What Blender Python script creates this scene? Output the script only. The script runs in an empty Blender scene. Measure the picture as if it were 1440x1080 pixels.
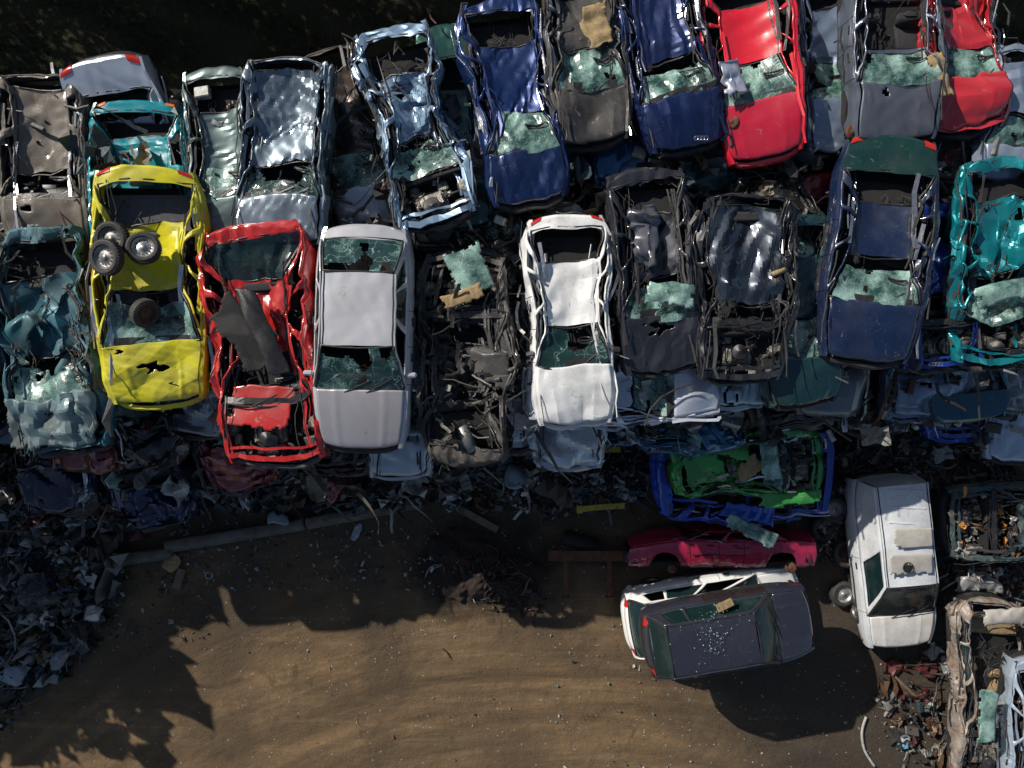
import bpy, math, random
import numpy as np
from mathutils import Matrix, Vector
R = math.radians
CAMZ = 18.5
def P(px, py, z):                      # a point of the yard seen at photo pixel (px, py), at height z
    s = (CAMZ - z) / 1000.0
    return ((px - 720) * s, (540 - py) * s, z)
sc = bpy.context.scene
col = sc.collection

# ------------------------------------------------------------------ materials
MATS = {}
class NT:
    def __init__(s, name):
        m = bpy.data.materials.new(name); m.use_nodes = True
        s.m = m; s.t = m.node_tree; s.b = s.t.nodes['Principled BSDF']; s.out = s.t.nodes['Material Output']
        s.tc = s.n('ShaderNodeTexCoord')
    def n(s, typ, **kw):
        nd = s.t.nodes.new(typ)
        for k, v in kw.items(): setattr(nd, k, v)
        return nd
    def l(s, a, b): s.t.links.new(a, b)
    def val(s, sock, v):
        if isinstance(v, (int, float)): sock.default_value = v
        elif isinstance(v, (tuple, list)): sock.default_value = tuple(v) + ((1,) if len(v) == 3 and len(sock.default_value) == 4 else ())
        else: s.l(v, sock)
    def noise(s, scale, detail=4, rough=.6, vec=None, dist=0):
        n = s.n('ShaderNodeTexNoise'); n.inputs['Scale'].default_value = scale; n.inputs['Detail'].default_value = detail
        n.inputs['Roughness'].default_value = rough; n.inputs['Distortion'].default_value = dist
        s.l(vec if vec is not None else s.tc.outputs['Object'], n.inputs['Vector']); return n.outputs['Fac']
    def ramp(s, fac, a, b, ca=(0, 0, 0), cb=(1, 1, 1)):
        r = s.n('ShaderNodeValToRGB'); e = r.color_ramp.elements
        e[0].position = a; e[1].position = b; e[0].color = (*ca, 1); e[1].color = (*cb, 1)
        s.l(fac, r.inputs['Fac']); return r.outputs['Color']
    def mix(s, fac, a, b, mode='MIX'):
        n = s.n('ShaderNodeMix', data_type='RGBA', blend_type=mode)
        s.val(n.inputs[0], fac); s.val(n.inputs[6], a); s.val(n.inputs[7], b); return n.outputs[2]
    def math(s, op, a, b=0.0):
        n = s.n('ShaderNodeMath', operation=op); s.val(n.inputs[0], a); s.val(n.inputs[1], b); return n.outputs[0]
    def vor(s, scale, feature='F1', vec=None):
        n = s.n('ShaderNodeTexVoronoi', feature=feature); n.inputs['Scale'].default_value = scale
        s.l(vec if vec is not None else s.tc.outputs['Object'], n.inputs['Vector']); return n
    def bump(s, h, strength=.3, dist=.02):
        n = s.n('ShaderNodeBump'); n.inputs['Strength'].default_value = strength; n.inputs['Distance'].default_value = dist
        s.l(h, n.inputs['Height']); s.l(n.outputs['Normal'], s.b.inputs['Normal'])
    def set(s, **kw):
        nm = {'base': 'Base Color', 'rough': 'Roughness', 'metal': 'Metallic', 'coat': 'Coat Weight', 'coatr': 'Coat Roughness',
              'alpha': 'Alpha', 'spec': 'Specular IOR Level', 'ior': 'IOR', 'trans': 'Transmission Weight'}
        for k, v in kw.items(): s.val(s.b.inputs[nm[k]], v)
        return s
def reg(name, nt): MATS[name] = nt.m; return nt

def paint(name, metal, rough, coat, dustmax, scuff):
    s = NT(name); oi = s.n('ShaderNodeObjectInfo')
    # every panel gets its own piece of the noise
    mp = s.n('ShaderNodeMapping'); s.l(s.tc.outputs['Object'], mp.inputs['Vector'])
    cx = s.n('ShaderNodeCombineXYZ'); s.l(s.math('MULTIPLY', oi.outputs['Random'], 37.0), cx.inputs[0]); s.l(cx.outputs[0], mp.inputs['Location'])
    v = mp.outputs['Vector']
    big = s.noise(1.3, 6, .65, v); fine = s.noise(22, 5, .7, v); scr = s.noise(5, 8, .75, v, 1.5)
    dust = s.math('MULTIPLY', s.ramp(s.math('ADD', s.math('MULTIPLY', big, .7), s.math('MULTIPLY', fine, .3)), .42, .72), dustmax)
    c = s.mix(dust, oi.outputs['Color'], (.115, .098, .078))
    c = s.mix(s.math('MULTIPLY', s.ramp(scr, .60, .66), scuff), c, (.30, .29, .27))
    c = s.mix(s.math('MULTIPLY', s.ramp(s.noise(7, 8, .8, v, .6), .64, .70), scuff), c, (.05, .022, .012))
    s.set(base=c, metal=metal, coat=coat, coatr=.12)
    s.set(rough=s.math('ADD', s.math('MULTIPLY', dust, .8), rough))
    s.bump(s.math('ADD', s.noise(9, 3, .5, v), s.math('MULTIPLY', fine, .12)), .07, .02)
    reg(name, s)
paint('car paint', .0, .26, .8, .16, .25)
paint('metallic car paint', .45, .34, .8, .14, .25)
paint('dirty metallic paint', .4, .36, .6, .45, .7)
paint('worn car paint', .15, .5, .15, .8, .9)
paint('dirty car paint', .0, .34, .5, .5, 1.0)

def simple(name, c, rough=.5, metal=0, var=.35, scale=8, bump=.0, dirt=(.06, .05, .04), **kw):
    s = NT(name); f = s.ramp(s.noise(scale, 6, .7), .38, .68)
    s.set(base=s.mix(s.math('MULTIPLY', f, var), c, dirt), rough=rough, metal=metal, **kw)
    if bump: s.bump(s.noise(scale * 3, 5, .7), bump, .02)
    return reg(name, s)
simple('black plastic', (.014, .014, .016), .4, 0, .45, 9, .3, (.055, .05, .045))
simple('grey plastic', (.045, .045, .048), .45, 0, .6, 9, .3)
simple('rubber', (.018, .018, .019), .75, 0, .6, 12, .4, (.07, .062, .05))
simple('steel', (.28, .28, .28), .42, .7, .6, 10, .4, (.10, .06, .04))
simple('alloy', (.45, .45, .44), .4, .6, .7, 10, .3, (.10, .09, .08))
simple('bright trim', (.55, .56, .58), .25, .85, .4, 6, .3)
simple('worn metal', (.36, .33, .29), .5, .3, .9, 4, .5, (.16, .075, .035))
simple('rusty steel', (.13, .055, .025), .8, .2, .8, 7, .6, (.035, .018, .012))
simple('dark seat cloth', (.022, .023, .026), .9, 0, .5, 14, .5, (.045, .042, .04))
simple('grey seat cloth', (.11, .11, .12), .9, 0, .5, 14, .5, (.05, .05, .05))
simple('tan foam', (.34, .24, .12), .9, 0, .6, 12, .6, (.10, .07, .04))
simple('underbody', (.008, .008, .009), .85, 0, .6, 5, .4, (.018, .016, .014))
simple('red lens', (.45, .015, .012), .2, 0, .3, 12)
simple('orange lens', (.65, .16, .02), .2, 0, .3, 12)
simple('lamp lens', (.42, .45, .47), .15, .3, .5, 12)
simple('pale card', (.40, .40, .38), .6, 0, .6, 6)
simple('concrete', (.13, .115, .095), .9, 0, .8, 3, .6, (.05, .042, .035))
simple('weathered wood', (.16, .12, .085), .85, 0, .7, 6, .6, (.06, .045, .03))
simple('burnt scrap', (.014, .009, .007), .85, .1, .8, 4, .8, (.035, .015, .009))
simple('yellow paint', (.50, .34, .02), .5, 0, .5, 6, .3)
simple('bark', (.08, .06, .045), .9, 0, .6, 8, .8)
simple('leaf', (.05, .075, .02), .7, 0, .6, 2, 0, (.09, .10, .03))

def glass_broken():
    s = NT('shattered glass'); v = s.tc.outputs['Object']
    warp = s.n('ShaderNodeVectorMath', operation='ADD'); nn = s.n('ShaderNodeTexNoise'); nn.inputs['Scale'].default_value = 3
    s.l(v, nn.inputs['Vector']); s.l(v, warp.inputs[0]); sc_ = s.n('ShaderNodeVectorMath', operation='SCALE'); sc_.inputs['Scale'].default_value = .35
    s.l(nn.outputs['Color'], sc_.inputs[0]); s.l(sc_.outputs[0], warp.inputs[1])
    e1 = s.vor(11, 'DISTANCE_TO_EDGE', warp.outputs[0]).outputs['Distance']; e2 = s.vor(38, 'DISTANCE_TO_EDGE', v).outputs['Distance']
    c1 = s.ramp(e1, .0, .03, (1, 1, 1), (0, 0, 0)); c2 = s.ramp(e2, .0, .12, (1, 1, 1), (0, 0, 0))
    dens = s.ramp(s.noise(1.9, 5, .65), .36, .62)
    crack = s.math('MAXIMUM', s.math('MULTIPLY', c1, .32), s.math('MULTIPLY', s.math('MULTIPLY', c2, dens), .4))
    base = s.mix(crack, s.mix(dens, (.03, .11, .098), (.27, .44, .38)), (.62, .76, .70))
    s.set(base=base, rough=s.math('ADD', s.math('MULTIPLY', crack, .3), .22), spec=.7)
    s.set(alpha=s.math('MINIMUM', s.math('ADD', s.math('MULTIPLY', dens, .40), s.math('ADD', crack, .42)), 1.0))
    s.bump(s.math('ADD', s.noise(12, 3, .6), s.math('MULTIPLY', c1, .3)), .18, .02)
    reg('shattered glass', s)
    s = NT('cracked glass'); v = s.tc.outputs['Object']
    wn = s.n('ShaderNodeTexNoise'); wn.inputs['Scale'].default_value = 2.5; s.l(v, wn.inputs['Vector']); wv = s.n('ShaderNodeVectorMath', operation='ADD'); s.l(v, wv.inputs[0]); s.l(wn.outputs['Color'], wv.inputs[1])
    e1 = s.vor(2.3, 'DISTANCE_TO_EDGE', wv.outputs[0]).outputs['Distance']; e2 = s.vor(24, 'DISTANCE_TO_EDGE').outputs['Distance']
    dens = s.ramp(s.noise(1.8, 4, .7), .50, .68)
    crack = s.math('MAXIMUM', s.math('MULTIPLY', s.ramp(e1, .0, .012, (1, 1, 1), (0, 0, 0)), .6), s.math('MULTIPLY', s.math('MULTIPLY', s.ramp(e2, .0, .10, (1, 1, 1), (0, 0, 0)), dens), .7))
    s.set(base=s.mix(crack, s.mix(dens, (.016, .050, .048), (.07, .16, .14)), (.45, .60, .55)), rough=s.math('ADD', s.math('MULTIPLY', crack, .3), .07), spec=.8)
    s.set(alpha=s.math('MINIMUM', s.math('ADD', s.math('MULTIPLY', dens, .2), s.math('ADD', crack, .66)), 1.0)); reg('cracked glass', s)
    s = NT('tinted glass'); d = s.ramp(s.noise(1.6, 6, .7), .5, .9)
    s.set(base=s.mix(d, (.010, .030, .032), (.06, .075, .07)), rough=s.math('ADD', s.math('MULTIPLY', d, .3), .06), spec=.8)
    s.set(alpha=s.math('ADD', s.math('MULTIPLY', d, .35), .62)); reg('tinted glass', s)
    s = NT('glass crumbs'); s.set(base=(.30, .46, .42), rough=.2, spec=.6); reg('glass crumbs', s)
glass_broken()
def coloured():
    s = NT('mixed scrap'); a = s.n('ShaderNodeVertexColor', layer_name='Col')
    f = s.ramp(s.noise(6, 6, .7), .4, .7)
    s.set(base=s.mix(s.math('MULTIPLY', f, .6), a.outputs['Color'], (.05, .042, .035)), rough=.5, metal=.15)
    s.bump(s.noise(14, 5, .7), .5, .02); reg('mixed scrap', s)
    s = NT('oily machinery'); f = s.noise(11, 6, .75); g = s.ramp(s.noise(5, 5, .7), .35, .7)
    c = s.mix(g, (.04, .04, .04), (.30, .27, .22)); c = s.mix(s.ramp(f, .52, .66), c, (.50, .48, .44)); c = s.mix(s.ramp(s.noise(8, 4, .6), .58, .7), c, (.10, .04, .018))
    s.set(base=c, rough=.45, metal=.4); s.bump(f, .7, .03); reg('oily machinery', s)
coloured()

def soil():
    s = NT('packed soil'); v = s.tc.outputs['Object']
    sx = s.n('ShaderNodeSeparateXYZ'); s.l(v, sx.inputs[0]); X, Y = sx.outputs[0], sx.outputs[1]
    n1 = s.noise(.35, 6, .6, v, .4); n2 = s.noise(2.5, 8, .7, v); n3 = s.noise(30, 5, .75, v)
    # wheel tracks: long streaks running mostly sideways, bending
    rx = s.math('ADD', X, -1.5); ry = s.math('ADD', Y, 27.0); rad_ = s.math('SQRT', s.math('ADD', s.math('MULTIPLY', rx, rx), s.math('MULTIPLY', ry, ry)))
    cv = s.n('ShaderNodeCombineXYZ'); s.l(s.math('MULTIPLY', rad_, 1.5), cv.inputs[0]); s.l(s.math('MULTIPLY', X, .13), cv.inputs[1])
    tr = s.noise(1.0, 7, .66, cv.outputs[0], .5)
    band = s.math('ABSOLUTE', s.math('SUBTRACT', s.math('FRACT', s.math('ADD', s.math('MULTIPLY', rad_, .43), s.math('MULTIPLY', s.noise(.22, 3, .5, v), 1.3))), .5))
    rut = s.math('MULTIPLY', s.ramp(band, .02, .085, (1, 1, 1), (0, 0, 0)), s.ramp(s.noise(.6, 4, .6, v), .42, .62))
    tread = s.math('FRACT', s.math('ADD', s.math('MULTIPLY', X, 7.0), s.math('MULTIPLY', rad_, 5.0))); rut = s.math('MULTIPLY', rut, s.math('ADD', s.math('MULTIPLY', s.ramp(tread, .35, .65), .5), .5))
    mp2 = s.n('ShaderNodeMapping'); mp2.inputs['Scale'].default_value = (.2, 2.6, 1); mp2.inputs['Rotation'].default_value = (0, 0, R(30))
    s.l(v, mp2.inputs['Vector']); tr2 = s.noise(1.3, 7, .62, mp2.outputs[0], .6)
    c = s.mix(s.ramp(tr, .30, .70), (.075, .048, .026), (.235, .148, .075))
    c = s.mix(s.math('MULTIPLY', s.ramp(tr2, .50, .70), .45), c, (.30, .21, .115))
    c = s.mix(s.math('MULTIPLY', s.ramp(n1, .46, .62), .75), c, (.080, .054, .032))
    c = s.mix(s.math('MULTIPLY', s.ramp(n2, .42, .72), .6), c, (.075, .054, .034))
    c = s.mix(s.math('MULTIPLY', s.ramp(n3, .55, .75), .35), c, (.32, .25, .16))
    c = s.mix(s.math('MULTIPLY', rut, .55), c, (.060, .040, .024))
    c = s.mix(s.math('MULTIPLY', s.ramp(s.noise(.9, 5, .7, v, .8), .60, .70), .6), c, (.040, .029, .020))
    # black, oily soil towards the right; darker, greyer soil round the stacks
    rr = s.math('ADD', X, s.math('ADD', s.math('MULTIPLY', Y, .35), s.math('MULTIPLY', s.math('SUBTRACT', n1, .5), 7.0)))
    oil_dark = s.math('MAXIMUM', s.ramp(s.math('MULTIPLY', rr, .14), .02, .55), s.math('MULTIPLY', s.ramp(s.math('MULTIPLY', s.math('ADD', s.math('ADD', Y, 8.0), s.math('MULTIPLY', s.math('SUBTRACT', n1, .5), 5.0)), .2), .10, .75), .72))
    c = s.mix(s.math('MULTIPLY', oil_dark, .86), c, s.mix(n2, (.018, .016, .014), (.06, .05, .04)))
    dx = s.math('MULTIPLY', s.math('ADD', X, -.1 + .9), .42); dy = s.math('MULTIPLY', s.math('ADD', Y, 4.7), .62)
    rad = s.math('ADD', s.math('ADD', s.math('MULTIPLY', dx, dx), s.math('MULTIPLY', dy, dy)), s.math('MULTIPLY', s.math('SUBTRACT', s.noise(1.4, 5, .65), .5), 1.6))
    c = s.mix(s.math('MULTIPLY', s.ramp(rad, .35, 1.1, (1, 1, 1), (0, 0, 0)), .93), c, (.012, .009, .007))
    # pale gravel crumbs and glass chips
    vr = s.vor(16, 'F1', v); pick = s.n('ShaderNodeSeparateColor'); s.l(vr.outputs['Color'], pick.inputs[0])
    chip = s.math('MULTIPLY', s.math('LESS_THAN', vr.outputs['Distance'], .26), s.math('GREATER_THAN', s.math('ADD', pick.outputs[0], s.math('MULTIPLY', tr, .25)), 1.09))
    c = s.mix(chip, c, s.mix(pick.outputs[1], (.34, .31, .25), (.30, .42, .38)))
    vr2 = s.vor(45, 'F1', v); c = s.mix(s.math('MULTIPLY', s.math('LESS_THAN', vr2.outputs['Distance'], .3), .35), c, s.mix(n2, (.05, .04, .03), (.3, .24, .17)))
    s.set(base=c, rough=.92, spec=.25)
    s.bump(s.math('ADD', s.math('ADD', s.math('SUBTRACT', s.math('MULTIPLY', tr, .9), s.math('MULTIPLY', rut, .5)), n2), s.math('MULTIPLY', n3, .35)), .8, .06)
    reg('packed soil', s)
    s = NT('grass blades'); f = s.noise(.8, 4, .6)
    s.set(base=s.mix(s.ramp(f, .35, .65), (.026, .038, .011), (.05, .044, .024)), rough=.9, spec=.1); reg('grass blades', s)
    s = NT('dark turf'); f = s.noise(.9, 8, .7); g = s.noise(14, 6, .8)
    s.set(base=s.mix(s.ramp(g, .35, .7), s.mix(s.ramp(f, .35, .65), (.030, .042, .013), (.055, .043, .028)), (.068, .062, .04)), rough=.95, spec=.1); s.bump(g, 1, .1); reg('dark turf', s)
soil()

# ------------------------------------------------------------------ mesh helpers
def mkobj(name, verts, faces, mats, parent=None, color=None, smooth=True, fm=None, cols=None, sharp=0):
    me = bpy.data.meshes.new(name)
    me.from_pydata([tuple(v) for v in verts] if not isinstance(verts, np.ndarray) else verts.tolist(), [], faces)
    if not isinstance(mats, (list, tuple)): mats = [mats]
    for m in mats: me.materials.append(MATS[m])
    if fm is not None: me.polygons.foreach_set('material_index', fm)
    if smooth: me.polygons.foreach_set('use_smooth', [True] * len(me.polygons))
    if cols is not None:
        a = me.color_attributes.new('Col', 'FLOAT_COLOR', 'CORNER')
        li = np.zeros(len(me.loops), dtype=np.int32); me.loops.foreach_get('vertex_index', li)
        a.data.foreach_set('color', np.asarray(cols, dtype=np.float32)[li].ravel())
    me.update()
    if sharp: me.set_sharp_from_angle(angle=sharp)
    o = bpy.data.objects.new(name, me); col.objects.link(o)
    if parent is not None: o.parent = parent
    if color is not None: o.color = (*color, 1)
    return o
def tag(o, label=None, cat=None, group=None, kind=None):
    if label: o['label'] = label
    if cat: o['category'] = cat
    if group: o['group'] = group
    if kind: o['kind'] = kind
    return o
BOXV = [((a, b, c), ax) for a in (-1, 1) for b in (-1, 1) for c in (-1, 1) for ax in range(3)]
def _boxf():
    idx = {v: i for i, v in enumerate(BOXV)}; pos = [Vector([sg[k] * (1 if k == ax else .8) for k in range(3)]) for sg, ax in BOXV]; F = []
    def orient(f):
        n = (pos[f[1]] - pos[f[0]]).cross(pos[f[2]] - pos[f[0]]); c = sum((pos[i] for i in f), Vector()) / len(f)
        return tuple(f) if n.dot(c) > 0 else tuple(f[::-1])
    S = (-1, 1)
    for ax in range(3):
        o = [k for k in range(3) if k != ax]
        for sg in S:
            q = []
            for (p, r) in ((-1, -1), (1, -1), (1, 1), (-1, 1)):
                t = [0, 0, 0]; t[ax] = sg; t[o[0]] = p; t[o[1]] = r; q.append(idx[(tuple(t), ax)])
            F.append(orient(q))
        for p in S:
            for r in S:                       # edges parallel to ax
                q = []
                for (w, a2) in ((-1, o[0]), (1, o[0]), (1, o[1]), (-1, o[1])):
                    t = [0, 0, 0]; t[ax] = w; t[o[0]] = p; t[o[1]] = r; q.append(idx[(tuple(t), a2)])
                F.append(orient(q))
    for a in S:
        for b in S:
            for c in S: F.append(orient([idx[((a, b, c), k)] for k in range(3)]))
    return F
BOXF = _boxf()
class MB:                               # collects shapes of ONE part
    def __init__(s): s.v = []; s.f = []; s.m = []; s.c = []
    def add(s, v, f, m=0, c=None):
        k = len(s.v); s.v += [tuple(map(float, q)) for q in v]; s.f += [tuple(i + k for i in q) for q in f]; s.m += [m] * len(f)
        s.c += [(*(c or (.1, .1, .1)), 1)] * len(v)
    def box(s, c, d, m=0, rot=None, col_=None, ch=.12):      # chamfered box
        h = [q / 2 for q in d]; e = min(h) * 2 * ch; M = rot or Matrix.Identity(3); C_ = Vector(c)
        V = [M @ Vector([sg[k] * (h[k] - (0 if k == ax else e)) for k in range(3)]) + C_ for (sg, ax) in BOXV]
        s.add(V, BOXF, m, col_)
    def tube(s, pts, r, n=6, m=0, c=None, cap=True):
        pts = [Vector(p) for p in pts]; rs = r if isinstance(r, (list, tuple)) else [r] * len(pts)
        V = []; F = []; up = Vector((0, 0, 1))
        for i, p in enumerate(pts):
            d = (pts[min(i + 1, len(pts) - 1)] - pts[max(i - 1, 0)])
            d = d.normalized() if d.length > 1e-6 else Vector((1, 0, 0))
            a = d.cross(up); a = a.normalized() if a.length > .05 else d.cross(Vector((1, 0, 0))).normalized()
            b = d.cross(a)
            for k in range(n):
                t = 2 * math.pi * k / n; V.append(p + (a * math.cos(t) + b * math.sin(t)) * rs[i])
        for i in range(len(pts) - 1):
            for k in range(n): F.append((i * n + k, i * n + (k + 1) % n, (i + 1) * n + (k + 1) % n, (i + 1) * n + k))
        if cap: F.append(tuple(range(n))[::-1]); F.append(tuple(range((len(pts) - 1) * n, len(pts) * n)))
        s.add(V, F, m, c)
    def strip(s, pts, w, m=0, c=None, tw=0.0, th=.012):     # folded flat bar of metal
        pts = [Vector(p) for p in pts]; V = []; F = []
        for i, p in enumerate(pts):
            d = (pts[min(i + 1, len(pts) - 1)] - pts[max(i - 1, 0)]).normalized()
            a = d.cross(Vector((0, 0, 1))); a = a.normalized() if a.length > .05 else Vector((1, 0, 0))
            b = d.cross(a); t = tw * i; u = a * math.cos(t) + b * math.sin(t); q = -a * math.sin(t) + b * math.cos(t)
            V += [p + u * w / 2 + q * th / 2, p - u * w / 2 + q * th / 2, p - u * w / 2 - q * th / 2, p + u * w / 2 - q * th / 2]
        for i in range(len(pts) - 1):
            for k in range(4): F.append((i * 4 + k, i * 4 + (k + 1) % 4, i * 4 + 4 + (k + 1) % 4, i * 4 + 4 + k))
        F += [(3, 2, 1, 0), tuple(len(V) - 4 + k for k in range(4))]
        s.add(V, F, m, c)
    def lathe(s, prof, n=24, m=0, M=None, c=None, seg=None):   # prof: (radius, height); closed ring when last==first
        V = []; F = []; M = M or Matrix.Identity(4)
        for (r, h) in prof:
            for k in range(n):
                t = 2 * math.pi * k / n; V.append(M @ Vector((r * math.cos(t), r * math.sin(t), h)))
        for i in range(len(prof) - 1):
            for k in range(n): F.append((i * n + k, i * n + (k + 1) % n, (i + 1) * n + (k + 1) % n, (i + 1) * n + k))
        s.add(V, F, m, c)
    def build(s, name, mats, parent=None, color=None, smooth=False, D=None, usecol=False):
        v = np.array(s.v, dtype=float)
        if D is not None: v = D(v)
        return mkobj(name, v, s.f, mats, parent, color, smooth, s.m, s.c if usecol else None)

def tri(a): return 4 * np.abs(a - np.floor(a + .5)) - 1
_CR = {}
def crumple(Pn, amp, seed, f0=1.0, octs=3, k=3):
    key = (seed, octs, k)
    if key not in _CR:
        g = np.random.RandomState(seed % 100000); L = []
        for o in range(octs):
            for _ in range(k):
                d = g.normal(size=3); d[0] *= (.6 if o < 2 else .9); d /= np.linalg.norm(d); e = g.normal(size=3); e /= np.linalg.norm(e); n = g.normal(size=3); n /= np.linalg.norm(n)
                L.append((o, d, e, n, g.rand(), g.rand() * 6.28, g.uniform(.8, 1.3)))
        _CR[key] = L
    out = np.zeros_like(Pn); 
    for (o, d, e, n, ph, p2, ff) in _CR[key]:
        f = f0 * (2.1 ** o) * ff * .55
        arg = Pn @ d * f + ph + .05 * np.sin(Pn @ e * f * 1.7 + p2)
        m = .5 + .5 * np.sin(Pn @ e * f * 1.7 + p2 * 2)
        out += (tri(arg) * m)[:, None] * n * (amp / (1.85 ** o))
    return out
def sinnoise(Pn, seed, f):
    g = np.random.RandomState(seed % 100000); s = np.zeros(len(Pn))
    for _ in range(6):
        d = g.normal(size=3); d *= f * g.uniform(.6, 1.6) / np.linalg.norm(d); s += np.sin(Pn @ d * 6.28 + g.rand() * 6.28)
    return s / 3.0
def grid(fn, u0, u1, v0, v1, nu, nv):
    U, V = np.meshgrid(np.linspace(u0, u1, nu + 1), np.linspace(v0, v1, nv + 1), indexing='ij')
    p = fn(U.ravel(), V.ravel()); F = []
    for i in range(nu):
        for j in range(nv):
            a = i * (nv + 1) + j; F.append((a, a + nv + 1, a + nv + 2, a + 1))
    return np.stack(p, 1) if isinstance(p, tuple) else p, F, U.ravel(), V.ravel()

# ------------------------------------------------------------------ the car builder
TYP = {  # rear window base/top, windscreen top/base as a share of the length from the tail; roof, belt, bonnet heights
    'hatch':  dict(rb=.075, rt=.225, wt=.54, wb=.72, H=1.38, zb=.90, zn=.66, zc=.92, wr=.74),
    'saloon': dict(rb=.17, rt=.29, wt=.55, wb=.71, H=1.38, zb=.90, zn=.66, zc=.92, wr=.72),
    'estate': dict(rb=.03, rt=.10, wt=.56, wb=.72, H=1.42, zb=.92, zn=.66, zc=.94, wr=.76),
    'box':    dict(rb=.035, rt=.115, wt=.62, wb=.765, H=1.38, zb=.88, zn=.72, zc=.91, wr=.67),
    'van':    dict(rb=.012, rt=.03, wt=.575, wb=.78, H=1.82, zb=1.02, zn=.74, zc=1.0, wr=.68),
}
TOPS = []
def sheet(name, fn, rng_, nu, nv, mat, par, D, color, seed=0, tear=0.0, mask=None, extra=0.0, off=None, thick=0):
    p, F, U, V = grid(fn, *rng_, nu, nv)
    q = D(p)
    if extra: q = q + crumple(q, extra * 1.25, seed + 77, .95, 3, 2)
    if off is not None: q = q + np.array(off)
    if mask is not None or tear > 0:
        keep = []
        cs = np.array([p[list(f)].mean(0) for f in F]); cu = np.array([U[list(f)].mean() for f in F]); cv = np.array([V[list(f)].mean() for f in F])
        ok = np.ones(len(F), bool)
        if mask is not None: ok &= mask(cu, cv)
        if tear > 0: ok &= sinnoise(cs, seed + 5, .9) + .5 * sinnoise(cs, seed + 6, 3.5) < (2.1 - tear * 2)
        F = [f for f, k in zip(F, ok) if k]
        if not F: return None
        used = sorted({i for f in F for i in f}); mp = {a: b for b, a in enumerate(used)}
        q = q[used]; F = [tuple(mp[i] for i in f) for f in F]
    o = mkobj(name, q, F, mat, par, color, sharp=R(12))
    if thick:
        md = o.modifiers.new('thickness', 'SOLIDIFY'); md.thickness = thick; md.offset = 1
    return o

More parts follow.
